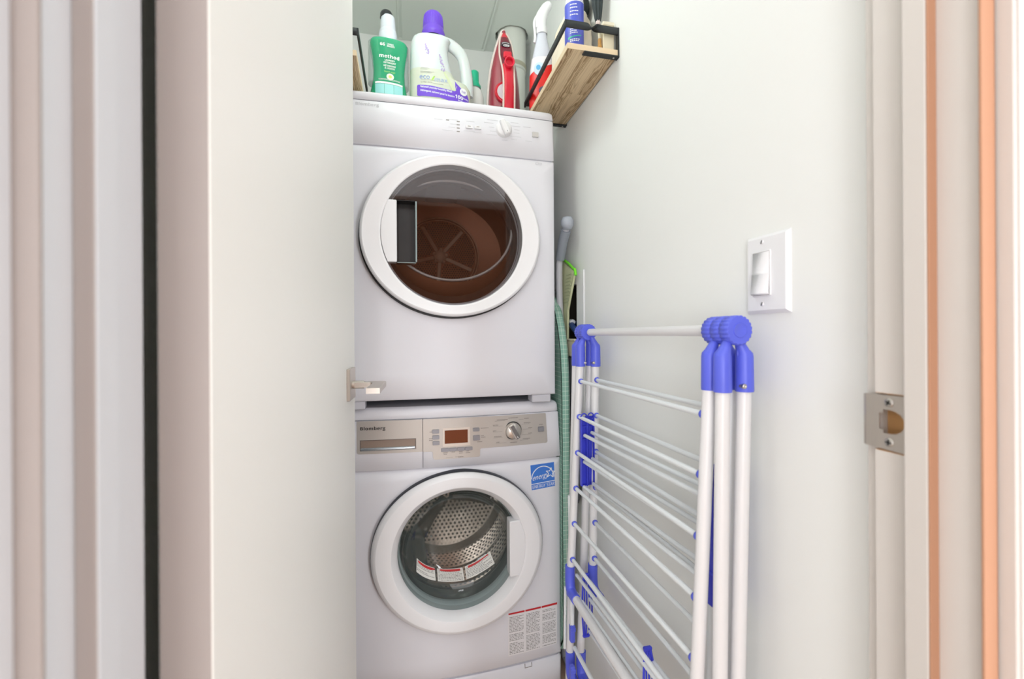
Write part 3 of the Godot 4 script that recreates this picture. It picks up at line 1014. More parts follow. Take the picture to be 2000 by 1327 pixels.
func washer() -> void:
	var base := Vector3(0.118, 0.0, -1.54)
	var o := thing("washing_machine", "white front-loading washer with round glass door and silver control strip, under the dryer", "washer", base)
	var zf := washer_z
	var x0 := -0.215; var x1 := 0.4485
	var back := -1.84
	var g := geo(-base)
	front_sheet(g, x0, x1, 0.0965, 0.687, zf, Vector2(0.141, 0.46), 0.178, 0.172, back, 0.008)
	put("body", g, M.enamel, o)
	g = geo(-base)
	bowed(g, [[0.008, x0 + 0.003, x1 - 0.003, 0.006], [0.012, x0, x1, 0.0], [0.089, x0, x1, 0.0], [0.093, x0 + 0.004, x1 - 0.004, 0.006]], zf, back, 0.008)
	var kick := put("kick_panel", g, M.enamel, o)
	g = geo(-base)
	for b in [[0.33, 0.0838, 0.3315, 0.0945], [0.351, 0.0855, 0.3525, 0.0945], [0.33, 0.083, 0.3525, 0.0845]]:
		bplate(g, rect(b[0], b[1], b[2], b[3]), zf, -0.002, 0.0006)
	put("flap_notch", g, M.print_grey, kick)
	g = geo(-base)
	bowed(g, [[0.002, x0 + 0.02, x1 - 0.02, 0.03], [0.72, x0 + 0.008, x1 - 0.008, 0.25]], zf, back)
	g = geo(-base)
	bowed(g, [[0.0, x0 + 0.03, x1 - 0.03, 0.03], [0.0975, x0 + 0.008, x1 - 0.008, 0.01]], zf, back)
	put("seam", g, M.grey_plastic, o)
	g = geo(-base)
	bowed(g, [[0.684, x0 + 0.008, x1 - 0.008, 0.008], [0.83, x0 + 0.008, x1 - 0.008, 0.012]], zf, back)
	put("seam", g, M.grey_plastic, o)
	# fascia: drawer front on the left, control strip on the right
	g = geo(-base)
	bowed(g, [[0.6905, x0 + 0.002, 0.0402, 0.004], [0.6925, x0, 0.0408, 0.0], [0.8255, x0, 0.0408, 0.0], [0.8268, x0 + 0.001, 0.0404, 0.002]], zf, back, 0.0012)
	put("detergent_drawer", g, M.enamel, o)
	g = geo(-base)
	bowed(g, [[0.6905, 0.0424, x1 - 0.003, 0.006], [0.6925, 0.042, x1, 0.0], [0.8255, 0.042, x1 - 0.006, 0.002], [0.8268, 0.0424, x1 - 0.008, 0.005]], zf, back, 0.002)
	put("fascia", g, M.enamel, o)
	g = geo(-base)
	bowed(g, [[0.828, x0 + 0.003, x1 - 0.008, 0.005], [0.83, x0, x1 - 0.006, 0.002], [0.848, x0, x1 - 0.007, 0.004], [0.856, x0 + 0.003, x1 - 0.011, 0.009], [0.86, x0 + 0.012, x1 - 0.02, 0.02]], zf, back)
	put("lid", g, M.enamel, o)
	g = geo(-base)
	# drawer plate with its finger recess cut out
	var dp := rrect(-0.1325, 0.738, 0.0406, 0.8266, 0.006, [1, 0, 0, 0])
	var rc := rect(-0.1245, 0.7463, 0.0222, 0.7757)
	for half in [rect(-0.2, 0.76, 0.1, 0.9), rect(-0.2, 0.6, 0.1, 0.76)]:
		for part in Geometry2D.intersect_polygons(dp, half):
			for bit in Geometry2D.clip_polygons(part, rc): bplate(g, bit, zf, -0.001, 0.0014)
	var plate := put("drawer_plate", g, M.silver, o, "brushed silver plate of the detergent drawer")
	g = geo(-base)
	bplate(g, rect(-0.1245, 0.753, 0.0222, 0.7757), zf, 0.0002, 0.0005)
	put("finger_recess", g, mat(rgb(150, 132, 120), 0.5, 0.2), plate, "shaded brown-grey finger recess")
	g = geo(-base)
	var lip: Array = []
	for i in 15:
		var x := lerpf(-0.122, 0.0198, i / 14.0)
		lip.append(Vector3(x, 0.7505, zf.call(x) + 0.001))
	g.tube(lip, 0.0044, 10)
	put("recess_lip", g, mat(rgb(196, 204, 212), 0.2, 0.7), plate, "shiny rounded lip of the finger recess")
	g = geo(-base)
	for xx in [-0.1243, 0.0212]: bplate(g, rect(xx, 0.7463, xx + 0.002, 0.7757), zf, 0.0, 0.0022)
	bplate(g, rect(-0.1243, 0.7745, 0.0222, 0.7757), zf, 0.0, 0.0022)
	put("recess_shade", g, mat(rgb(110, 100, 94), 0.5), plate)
	text("logo", "Blomberg", 0.0088, M.dark, o, on_face(zf, -0.091, 0.8068, 0.0019, base), true, 1.18)
	# control strip
	g = geo(-base)
	var cp := PackedVector2Array([Vector2(0.0422, 0.8266), Vector2(0.0422, 0.7368), Vector2(0.064, 0.7368), Vector2(0.0668, 0.7355), Vector2(0.0682, 0.733), Vector2(0.0694, 0.718), Vector2(0.0715, 0.7145), Vector2(0.0745, 0.7134), Vector2(0.1965, 0.7134), Vector2(0.1992, 0.7145), Vector2(0.2003, 0.717), Vector2(0.2008, 0.7325), Vector2(0.202, 0.7353), Vector2(0.205, 0.7366), Vector2(0.401, 0.7366), Vector2(0.4045, 0.738), Vector2(0.4058, 0.741), Vector2(0.4005, 0.8225), Vector2(0.399, 0.8247)])
	bplate(g, cp, zf, -0.001, 0.0014)
	put("control_panel", g, M.silver, o, "brushed silver control strip")
	g = geo(-base)
	for part in Geometry2D.clip_polygons(rect(0.0958, 0.7478, 0.1727, 0.7995), rect(0.101, 0.756, 0.1655, 0.793)): pass
	for b in [[PackedVector2Array([Vector2(0.0958, 0.7995), Vector2(0.101, 0.793), Vector2(0.1655, 0.793), Vector2(0.1715, 0.7995)])], [PackedVector2Array([Vector2(0.0958, 0.7478), Vector2(0.1727, 0.7478), Vector2(0.1655, 0.756), Vector2(0.101, 0.756)])], [PackedVector2Array([Vector2(0.0958, 0.7478), Vector2(0.101, 0.756), Vector2(0.101, 0.793), Vector2(0.0958, 0.7995)])], [PackedVector2Array([Vector2(0.1655, 0.756), Vector2(0.1727, 0.7478), Vector2(0.1715, 0.7995), Vector2(0.1655, 0.793)])]]:
		bplate(g, b[0], zf, 0.0, 0.0024)
	put("display_frame", g, mat(rgb(220, 214, 206), 0.3, 0.4), o)
	g = geo(-base)
	bplate(g, rect(0.1005, 0.7555, 0.166, 0.7935), zf, 0.0, 0.0018)
	put("display", g, mat(rgb(112, 52, 18), 0.25), o, "dark amber display window")
	for b in [[0.0763, 0.7917, 0.0095, 0.0054], [0.0769, 0.7754, 0.0095, 0.0054], [0.0774, 0.7595, 0.0095, 0.0054], [0.1894, 0.791, 0.0092, 0.005], [0.1902, 0.7677, 0.0098, 0.0072], [0.1017, 0.7392, 0.0108, 0.0048], [0.1237, 0.7391, 0.0108, 0.0048], [0.1457, 0.739, 0.0108, 0.0048], [0.1678, 0.7389, 0.0108, 0.0048], [0.3846, 0.7786, 0.0095, 0.0072]]:
		g = geo(-base)
		bplate(g, rrect(b[0] - b[2], b[1] - b[3], b[0] + b[2], b[1] + b[3], 0.002), zf, 0.0, 0.0045)
		bplate(g, rrect(b[0] - b[2] + 0.001, b[1] - b[3] + 0.0012, b[0] + b[2] - 0.001, b[1] + b[3] - 0.0006, 0.0018), zf, 0.004, 0.0058)
		put("button", g, M.button, o)
	g = geo(-base)
	# printed leader lines and captions round the dial
	for b in [[0.2440, 0.8105, 0.2745, 0.8112], [0.2385, 0.7958, 0.2665, 0.7964], [0.2378, 0.7798, 0.2655, 0.7804], [0.2400, 0.7628, 0.2665, 0.7634], [0.2465, 0.7468, 0.2775, 0.7474], [0.3150, 0.8108, 0.3300, 0.8114], [0.3240, 0.7970, 0.3490, 0.7976], [0.3270, 0.7818, 0.3530, 0.7824], [0.3250, 0.7660, 0.3520, 0.7666], [0.3190, 0.7505, 0.3450, 0.7511], [0.1045, 0.7170, 0.1230, 0.7176], [0.1300, 0.7173, 0.1480, 0.7179]]:
		bplate(g, rect(b[0], b[1], b[2], b[3]), zf, 0.001, 0.0017)
	var rng := RandomNumberGenerator.new()
	rng.seed = 8
	for b in [[0.25, 0.813, 0.032], [0.238, 0.7985, 0.016], [0.238, 0.7823, 0.01], [0.2415, 0.7655, 0.022], [0.248, 0.7492, 0.009], [0.284, 0.8165, 0.029], [0.333, 0.8125, 0.014], [0.331, 0.7995, 0.022], [0.345, 0.7843, 0.012], [0.345, 0.7685, 0.011], [0.328, 0.7535, 0.022], [0.289, 0.7455, 0.021], [0.203, 0.7925, 0.022], [0.204, 0.771, 0.008], [0.204, 0.7668, 0.013], [0.193, 0.7545, 0.014], [0.06, 0.7895, 0.007], [0.058, 0.7715, 0.01], [0.058, 0.7665, 0.01], [0.097, 0.7298, 0.012], [0.098, 0.7255, 0.009], [0.12, 0.7308, 0.009], [0.141, 0.7308, 0.01], [0.141, 0.7265, 0.01], [0.162, 0.7308, 0.007], [0.16, 0.7262, 0.013], [0.139, 0.7145 + 0.0012, 0.014], [0.379, 0.7915, 0.012]]:
		var x: float = b[0]
		while x < b[0] + b[2]:
			var l := rng.randf_range(0.0015, 0.004)
			bplate(g, rect(x, b[1], minf(x + l, b[0] + b[2]), b[1] + 0.0019), zf, 0.001, 0.0017)
			x += l + 0.0007
	put("panel_print", g, M.print_grey, o)
	var kc := Vector3(0.2973, 0.7812, zf.call(0.2973) + 0.001) - base
	g = geo()
	knob(g, kc, 0.026, [[1.0, -0.001], [1.0, 0.0015], [0.9, 0.002], [0.0, 0.002]])
	put("dial_gap", g, M.dark, o, "black ring round the dial")
	g = geo()
	knob(g, kc, 0.0236, [[1.0, 0.0], [0.97, 0.012], [0.88, 0.0145], [0.0, 0.015]])
	var dial := put("dial", g, mat(rgb(216, 210, 204), 0.25, 0.8), o, "silver programme dial")
	g = geo(kc + Vector3(0, 0, 0.014), Basis(Vector3.BACK, 0.5))
	g.extrude(rrect(-0.0075, -0.0225, 0.0075, 0.0225, 0.003), -0.001, 0.011, 0.0015)
	put("grip", g, mat(rgb(225, 220, 214), 0.25, 0.8), dial)
	g = geo(kc + Vector3(0.001, 0, 0.0255), Basis(Vector3.BACK, 0.5))
	g.extrude(rrect(-0.0045, -0.021, 0.0055, 0.019, 0.001), -0.001, 0.0006)
	put("grip_inlay", g, mat(rgb(118, 116, 116), 0.4, 0.3), dial, "grey inlay on the dial grip")
	g = geo(kc + Vector3(0.0085, -0.0145, 0.0265), Basis(Vector3.BACK, 0.5))
	g.box(Vector3.ZERO, Vector3(0.0016, 0.005, 0.0008), 0)
	put("pointer", g, M.white_ink, dial)
	washer_door(o, base)
	# stickers
	g = geo(-base)
	var tilt := PackedVector2Array([Vector2(0.3552, 0.6002), Vector2(0.43, 0.6045), Vector2(0.4268, 0.6762), Vector2(0.3512, 0.674)])
	bplate(g, tilt, zf, 0.0, 0.0004)
	var es := put("energy_sticker", g, mat(rgb(66, 124, 214), 0.4), o, "blue square energy rating sticker")
	g = geo(-base)
	bplate(g, PackedVector2Array([Vector2(0.3545, 0.6165), Vector2(0.4295, 0.6205), Vector2(0.4294, 0.6223), Vector2(0.3544, 0.6183)]), zf, 0.0, 0.0008)
	var arc: Array = []
	for i in 25:
		var a := PI * (0.985 - 0.97 * i / 24.0)
		arc.append(Vector2(0.3905 + cos(a) * 0.036, 0.631 + sin(a) * 0.0365))
	for i in 24:
		var d: Vector2 = (arc[i + 1] - arc[i]).normalized() * 0.0011
		var nn := Vector2(-d.y, d.x)
		bplate(g, PackedVector2Array([arc[i] - nn, arc[i + 1] - nn, arc[i + 1] + nn, arc[i] + nn]), zf, 0.0, 0.0008)
	var star: Array = []
	for i in 10:
		var a := PI / 2 + i * PI / 5 - 0.12
		star.append(Vector2(0.4155, 0.6455) + Vector2(cos(a), sin(a)) * (0.0155 if i % 2 == 0 else 0.0064))
	for i in 10:
		var p0: Vector2 = star[i]; var p1: Vector2 = star[(i + 1) % 10]
		var d := (p1 - p0).normalized()
		var nn := Vector2(-d.y, d.x) * 0.0009
		bplate(g, PackedVector2Array([p0 - nn - d * 0.0005, p1 - nn + d * 0.0005, p1 + nn + d * 0.0005, p0 + nn - d * 0.0005]), zf, 0.0, 0.0008)
	put("star_emblem", g, M.white_ink, es, "white arc and outlined star")
	text("script_lettering", "energy", 0.0135, M.white_ink, es, func(v: Vector2) -> Vector3: return Vector3(0.3835 + v.x, 0.638 + v.y + v.x * 0.14, zf.call(0.3835 + v.x) + 0.0008) - base, false, 0.88, 0.28)
	text("lettering", "ENERGY STAR", 0.0098, M.white_ink, es, func(v: Vector2) -> Vector3: return Vector3(0.3925 + v.x, 0.6105 + v.y + v.x * 0.055, zf.call(0.3925 + v.x) + 0.0008) - base, false, 0.86)
	g = geo(-base)
	bplate(g, PackedVector2Array([Vector2(0.2806, 0.1287), Vector2(0.4325, 0.1302), Vector2(0.4348, 0.254), Vector2(0.2804, 0.2526)]), zf, 0.0, 0.0003)
	put("warning_sticker", g, small_print(256, 208, 3, true, Color8(236, 234, 236), 5), o, "three column warning text under a red rule")

const BOWL := [[0.1655, 0.028], [0.158, 0.04], [0.146, 0.052], [0.13, 0.0625], [0.112, 0.071], [0.094, 0.0765], [0.06, 0.081], [0.001, 0.083]]
const LABELS := [[Vector2(0.0245, 0.416), Vector2(0.0753, 0.3771), Vector2(0.0781, 0.3454), Vector2(0.0229, 0.3823)], [Vector2(0.0827, 0.3746), Vector2(0.1574, 0.3666), Vector2(0.1617, 0.3343), Vector2(0.084, 0.3431)], [Vector2(0.165, 0.3687), Vector2(0.239, 0.4069), Vector2(0.2513, 0.3762), Vector2(0.1678, 0.3365)]]
# a point of the bowl's inner face, lifted a little towards the front
func on_bowl(p: Vector2, c: Vector2, z: float, up: float) -> Vector3:
	var r := Vector2(p.x - c.x, (p.y - c.y) / 0.978).length()
	for i in range(1, BOWL.size()):
		if r >= BOWL[i][0] or i == BOWL.size() - 1:
			var f: float = clampf((BOWL[i - 1][0] - r) / (BOWL[i - 1][0] - BOWL[i][0]), 0, 1)
			return Vector3(p.x, p.y, z - lerpf(BOWL[i - 1][1], BOWL[i][1], f) + up)
	return Vector3(p.x, p.y, z)

func washer_door(o: Node3D, base: Vector3) -> void:
	var z := -1.2495
	var c := Vector2(0.1415, 0.459)
	var g := geo(-base)
	var lean := func(geo_: Geo) -> void:
		# the door follows the slight turn and bow of the front
		for i in geo_.p.size():
			var x: float = geo_.p[i].x + base.x
			geo_.p[i].z += 0.008 * (x - c.x) - 0.016 * pow((x - c.x) / 0.24, 2)
	oval_skin(g, c, [[0.2405, 0.2235, z - 0.012], [0.2405, 0.2235, z + 0.02], [0.2385, 0.2215, z + 0.0225], [0.2385, 0.2215, z + 0.0225], [0.18, 0.18, z + 0.0225]], 96)
	lean.call(g)
	put("door_rim", g, mat(rgb(52, 54, 62), 0.3, 0.2), o, "dark shiny rim behind the washer door ring")
	g = geo(-base)
	var rx := 0.239; var ry := 0.222
	oval_skin(g, c, [[0.2, 0.19, z + 0.022], [rx - 0.002, ry - 0.002, z + 0.022], [rx, ry, z + 0.0235], [rx - 0.0015, ry - 0.0015, z + 0.027], [rx - 0.007, ry - 0.007, z + 0.033], [rx - 0.013, ry - 0.013, z + 0.0355], [rx - 0.013, ry - 0.013, z + 0.0355], [0.1895, 0.1865, z + 0.036], [0.1855, 0.1825, z + 0.035], [0.1855, 0.1825, z + 0.035], [0.1845, 0.1815, z + 0.0335], [0.172, 0.169, z + 0.018], [0.1695, 0.1665, z + 0.006]], 120)
	g.turn(0)
	lean.call(g)
	put("door_ring", g, M.white_plastic, o)
	# handle block at the right of the porthole
	g = geo(-base)
	for part in Geometry2D.intersect_polygons(oval(c.x + 0.0015, c.y - 0.003, 0.1835, 0.1805, 120), rrect(0.2785, 0.3765, 0.5, 0.5325, 0.004)):
		g.extrude(part, z - 0.004, z + 0.0345, 0.0022)
	lean.call(g)
	put("handle", g, M.white_plastic, o, "white grip block at the right of the porthole")
	# glass bowl
	g = geo(-base)
	oval_skin(g, c, BOWL.map(func(b): return [b[0], b[0] * 0.978, z - b[1]]), 96)
	put("glass_bowl", g, glass(rgb(150, 165, 160), 0.14, 0.02), o, "clear glass bowl of the washer door")
	g = geo(-base)
	oval_skin(g, c, [[0.1694, 0.1664, z + 0.0065], [0.1685, 0.1655, z - 0.001], [0.1675, 0.1645, z - 0.012], [0.1675, 0.1645, z - 0.012], [0.165, 0.162, z - 0.0165], [0.1645, 0.1615, z - 0.036]], 96)
	lean.call(g)
	put("bowl_rim", g, glass(rgb(158, 172, 172), 0.9, 0.12), o, "thick grey-green rim of the glass bowl")
	# three warning labels along the lower arc of the bowl
	var corners: Array = LABELS
	for i in 3:
		var q: Array = corners[i]
		var sag: float = [0.0045, 0.0035, 0.005][i]
		g = geo(-base)
		var red := geo(-base)
		var edge := func(a: Vector2, b: Vector2, t: float) -> Vector2:
			var d := b - a
			var nn := Vector2(d.y, -d.x).normalized()
			return a.lerp(b, t) + nn * sag * 4.0 * t * (1.0 - t)
		var n := 10
		for j in n:
			var t0 := float(j) / n; var t1 := float(j + 1) / n
			var a0: Vector2 = edge.call(q[0], q[1], t0); var a1: Vector2 = edge.call(q[0], q[1], t1)
			var b0: Vector2 = edge.call(q[3], q[2], t0); var b1: Vector2 = edge.call(q[3], q[2], t1)
			var q0 := g.p.size()
			g.k = 1
			g.quad(on_bowl(b0, c, z, 0.001), on_bowl(b1, c, z, 0.001), on_bowl(a1, c, z, 0.001), on_bowl(a0, c, z, 0.001), [Vector2(t0, 1), Vector2(t1, 1), Vector2(t1, 0), Vector2(t0, 0)])
			g.facing(q0, Vector3.BACK)
			if j > 0 and (j < n - 1 or i == 0):
				var r0 := a0.lerp(b0, 0.26); var r1 := a1.lerp(b1, 0.26)
				var s0 := a0.lerp(b0, 0.04); var s1 := a1.lerp(b1, 0.04)
				var q1 := red.p.size()
				red.quad(on_bowl(r0, c, z, 0.0016), on_bowl(r1, c, z, 0.0016), on_bowl(s1, c, z, 0.0016), on_bowl(s0, c, z, 0.0016))
				red.facing(q1, Vector3.BACK)
		var lb := put("warning_label", g, small_print(160, 64, 1, false, Color8(226, 226, 220), 20 + i), o, "curved white warning label with red top rule")
		put("red_rule", red, M.red_ink, lb)
	# gasket and drum
	g = geo(-base)
	oval_skin(g, c, [[0.176, 0.171, z - 0.03], [0.17, 0.166, z - 0.06], [0.162, 0.158, z - 0.075], [0.17, 0.166, z - 0.095], [0.2, 0.196, z - 0.11]], 96)
	put("gasket", g, mat(rgb(58, 62, 62), 0.45), o, "dark grey rubber door gasket")
	var steel := mat(rgb(214, 208, 200), 0.22, 0.95)
	g = geo(-base)
	var dr := 0.212
	oval_skin(g, c, [[0.165, 0.162, z - 0.1], [0.198, 0.195, z - 0.115], [dr, dr, z - 0.135], [dr, dr, z - 0.2], [dr, dr, z - 0.2], [dr - 0.004, dr - 0.004, z - 0.206], [dr, dr, z - 0.212], [dr, dr, z - 0.212], [dr, dr, z - 0.3], [dr, dr, z - 0.3], [dr - 0.004, dr - 0.004, z - 0.306], [dr, dr, z - 0.312], [dr, dr, z - 0.312], [dr, dr, z - 0.43], [dr, dr, z - 0.43], [0.195, 0.195, z - 0.448], [0.195, 0.195, z - 0.448], [0.06, 0.06, z - 0.438], [0.001, 0.001, z - 0.436]], 96)
	put("drum", g, steel, o, "shiny perforated steel drum")
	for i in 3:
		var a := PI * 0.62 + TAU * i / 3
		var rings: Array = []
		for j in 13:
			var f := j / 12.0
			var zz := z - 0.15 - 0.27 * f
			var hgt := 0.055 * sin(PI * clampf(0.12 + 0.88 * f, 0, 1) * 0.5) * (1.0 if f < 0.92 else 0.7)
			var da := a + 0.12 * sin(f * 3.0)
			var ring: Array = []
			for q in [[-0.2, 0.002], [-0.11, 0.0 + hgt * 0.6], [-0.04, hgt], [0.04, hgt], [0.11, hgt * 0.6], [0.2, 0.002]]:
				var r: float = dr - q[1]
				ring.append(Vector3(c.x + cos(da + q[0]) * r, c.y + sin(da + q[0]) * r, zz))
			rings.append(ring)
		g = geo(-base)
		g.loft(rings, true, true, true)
		put("lifter", g, mat(rgb(150, 146, 142), 0.16, 0.95), o, "smooth lifter rib, its steel darkened to hold its shadow")  # shadow on the ribs is put into a darker steel
	for i in 3:
		var a := deg_to_rad(112.0 + 120.0 * i)
		g = geo(Vector3(c.x, c.y, z - 0.437) - base, Basis(Vector3.BACK, a))
		g.extrude(PackedVector2Array([Vector2(0.01, -0.017), Vector2(0.1, -0.02), Vector2(0.185, -0.034), Vector2(0.185, 0.034), Vector2(0.1, 0.02), Vector2(0.01, 0.017)]), -0.012, 0.016, 0.012)
		put("drum_arm", g, mat(rgb(120, 116, 114), 0.14, 0.95), o, "smooth dark steel arm on the drum back")
	g = geo(-base)
	var holes := 0
	for i in 84:
		for j in 17:
			var zz := z - 0.145 - j * 0.0168
			if absf(zz - (z - 0.206)) < 0.009 or absf(zz - (z - 0.306)) < 0.009: continue
			var a := TAU * (i + (0.5 if j % 2 else 0.0)) / 84
			var skip := false
			for q in 3:
				var rel := wrapf(a - (PI * 0.62 + TAU * q / 3), -PI, PI)
				if absf(rel) < 0.3: skip = true
			if skip: continue
			disc_at(g, Vector3(c.x + cos(a) * (dr - 0.0008), c.y + sin(a) * (dr - 0.0008), zz), Vector3(-cos(a), -sin(a), 0), 0.0046, 6)
	for i in range(-12, 13):
		for j in range(-12, 13):
			var q := Vector2(i * 0.016 + (0.008 if j % 2 else 0.0), j * 0.014)
			if q.length() < 0.188: disc_at(g, Vector3(c.x + q.x, c.y + q.y, z - lerpf(0.4352, 0.4472, clampf((q.length() - 0.06) / 0.135, 0, 1))), Vector3.BACK, 0.0044, 6)
	var h := put("drum_holes", g, mat(rgb(14, 12, 11), 0.9), o)
	h.set_meta("kind", "stuff")
# ------------------------------------------------------------------ shelves
func pine() -> StandardMaterial3D:
	var w := 256; var h := 256
	var im := Image.create(w, h, false, Image.FORMAT_RGB8)
	var a := FastNoiseLite.new(); a.seed = 21; a.frequency = 0.012
	var b := FastNoiseLite.new(); b.seed = 5; b.frequency = 0.05
	for y in h:
		for x in w:
			# x runs along the board, y across it
			var bend := a.get_noise_2d(x * 0.5, y * 1.2) * 26.0
			var line := 0.5 + 0.5 * sin((y + bend) * 0.62 + 3.0 * a.get_noise_2d(40.0, y * 2.0))
			var line2 := 0.5 + 0.5 * sin((y + bend) * 0.082 + 1.0)
			var f := pow(line, 2.0) * 0.55 * smoothstep(0.0, 0.7, line2) + 0.16 * smoothstep(0.4, 1.0, line2) + 0.22 * smoothstep(140.0, 30.0, float(y))
			f += 0.3 * b.get_noise_2d(x * 0.12, y * 3.5)
			im.set_pixel(x, y, Color8(230, 206, 168).lerp(Color8(128, 94, 56), clampf(f, 0.0, 1.0)))
	var m := mat(Color.WHITE, 0.6)
	m.albedo_texture = ImageTexture.create_from_image(im)
	m.uv1_scale = Vector3(2.0, 5.2, 1)
	return m

func flat_bar(g: Geo, a: Vector3, b: Vector3, wide: Vector3, thin: Vector3) -> void:
	var rings: Array = []
	for p in [a, b]: rings.append([p + wide + thin, p - wide + thin, p - wide - thin, p + wide - thin])
	g.loft(rings)

func shelf(called: String, label: String, wall_x: float, side: float, near_d: float, far_d: float) -> void:
	# side +1: hangs on a wall at larger x
	var base := V(wall_x, 1.74, (near_d + far_d) / 2)
	var o := thing(called, label, "shelf", base)
	var mid_d := (near_d + far_d) / 2
	var g := geo()
	var wd := 0.131
	g.box(Vector3(-side * (0.0025 + wd / 2), 0.0105, 0), Vector3(wd, 0.0145, far_d - near_d - 0.004), 0.0008)
	put("plank", g, pine(), o, "pine board with darker streaked grain")
	var sawn := mat(rgb(232, 210, 176), 0.7)
	for e in [-1.0, 1.0]:
		g = geo()
		g.box(Vector3(-side * (0.0025 + wd / 2), 0.0105, e * ((far_d - near_d) / 2 - 0.0022)), Vector3(wd - 0.001, 0.0138, 0.0012), 0.0002)
		put("end_grain", g, sawn, o, "pale sawn end of the board")
	g = geo()
	g.box(Vector3(-side * (0.0025 + wd + 0.0001), 0.0105, 0), Vector3(0.0012, 0.0138, far_d - near_d - 0.005), 0.0002)
	put("front_edge", g, sawn, o, "pale sawn front edge of the board")
	for d in [near_d, far_d]:
		var z: float = mid_d - d
		var sgn := 1.0 if d == near_d else -1.0
		g = geo()
		var zc := z - sgn * 0.006
		# foot under the plank, plate up the wall, twisted bar on top
		g.box(Vector3(-side * 0.047, 0.0005, z - sgn * 0.0065), Vector3(0.09, 0.0035, 0.0155), 0.0006)
		g.box(Vector3(-side * 0.0015, 0.0345, z - sgn * 0.0065), Vector3(0.003, 0.073, 0.0155), 0.0006)
		var rings: Array = []
		for i in 25:
			var f := i / 24.0
			var x := -side * lerpf(0.0005, 0.1375, f)
			var tw := PI * smoothstep(0.33, 0.62, f)
			var u := Vector3(0, cos(tw), sin(tw)) * 0.0088
			var v := Vector3(0, -sin(tw), cos(tw)) * 0.0016
			var p := Vector3(x, 0.0625, z - sgn * 0.002)
			rings.append([p + u + v, p - u + v, p - u - v, p + u - v])
		g.loft(rings)
		var br := put("bracket", g, M.black_metal, o)
		g = geo(Vector3(-side * 0.0125, -0.0014, z - sgn * 0.006))
		g.lathe([Vector2(0, -0.001), Vector2(0.002, -0.001), Vector2(0.0025, 0.0)], 10)
		put("screw", g, M.steel, br)
	g = geo()
	var rx := -side * 0.1375
	flat_bar(g, Vector3(rx, 0.0625, mid_d - near_d), Vector3(rx, 0.0575, mid_d - far_d), Vector3(0, 0.0085, 0), Vector3(0.0022, 0, 0))
	put("rail", g, M.black_metal, o)

func shelves() -> void:
	shelf("wall_shelf", "pine shelf with black twisted metal rail on the right wall above the dryer", WALL_X, 1.0, 1.003, 1.385)
	shelf("wall_shelf", "pine shelf with black rail at the left, mostly hidden by the open door", LEFT_X + 0.01, -1.0, 1.145, 1.53)

# ------------------------------------------------------------------ bottles and the like
func sring(c: Vector3, a: float, b: float, n := 2.0, count := 40, turn := 0.0) -> Array:
	var r: Array = []
	for i in count:
		var t := TAU * i / count
		var x := signf(cos(t)) * pow(absf(cos(t)), 2.0 / n) * a
		var z := signf(sin(t)) * pow(absf(sin(t)), 2.0 / n) * b
		r.append(c + Vector3(x * cos(turn) + z * sin(turn), 0, -x * sin(turn) + z * cos(turn)))
	return r

func on_dryer() -> void:
	green_bottle()
	jug()
	small_bottle()
	iron()

const DTOP := 1.707

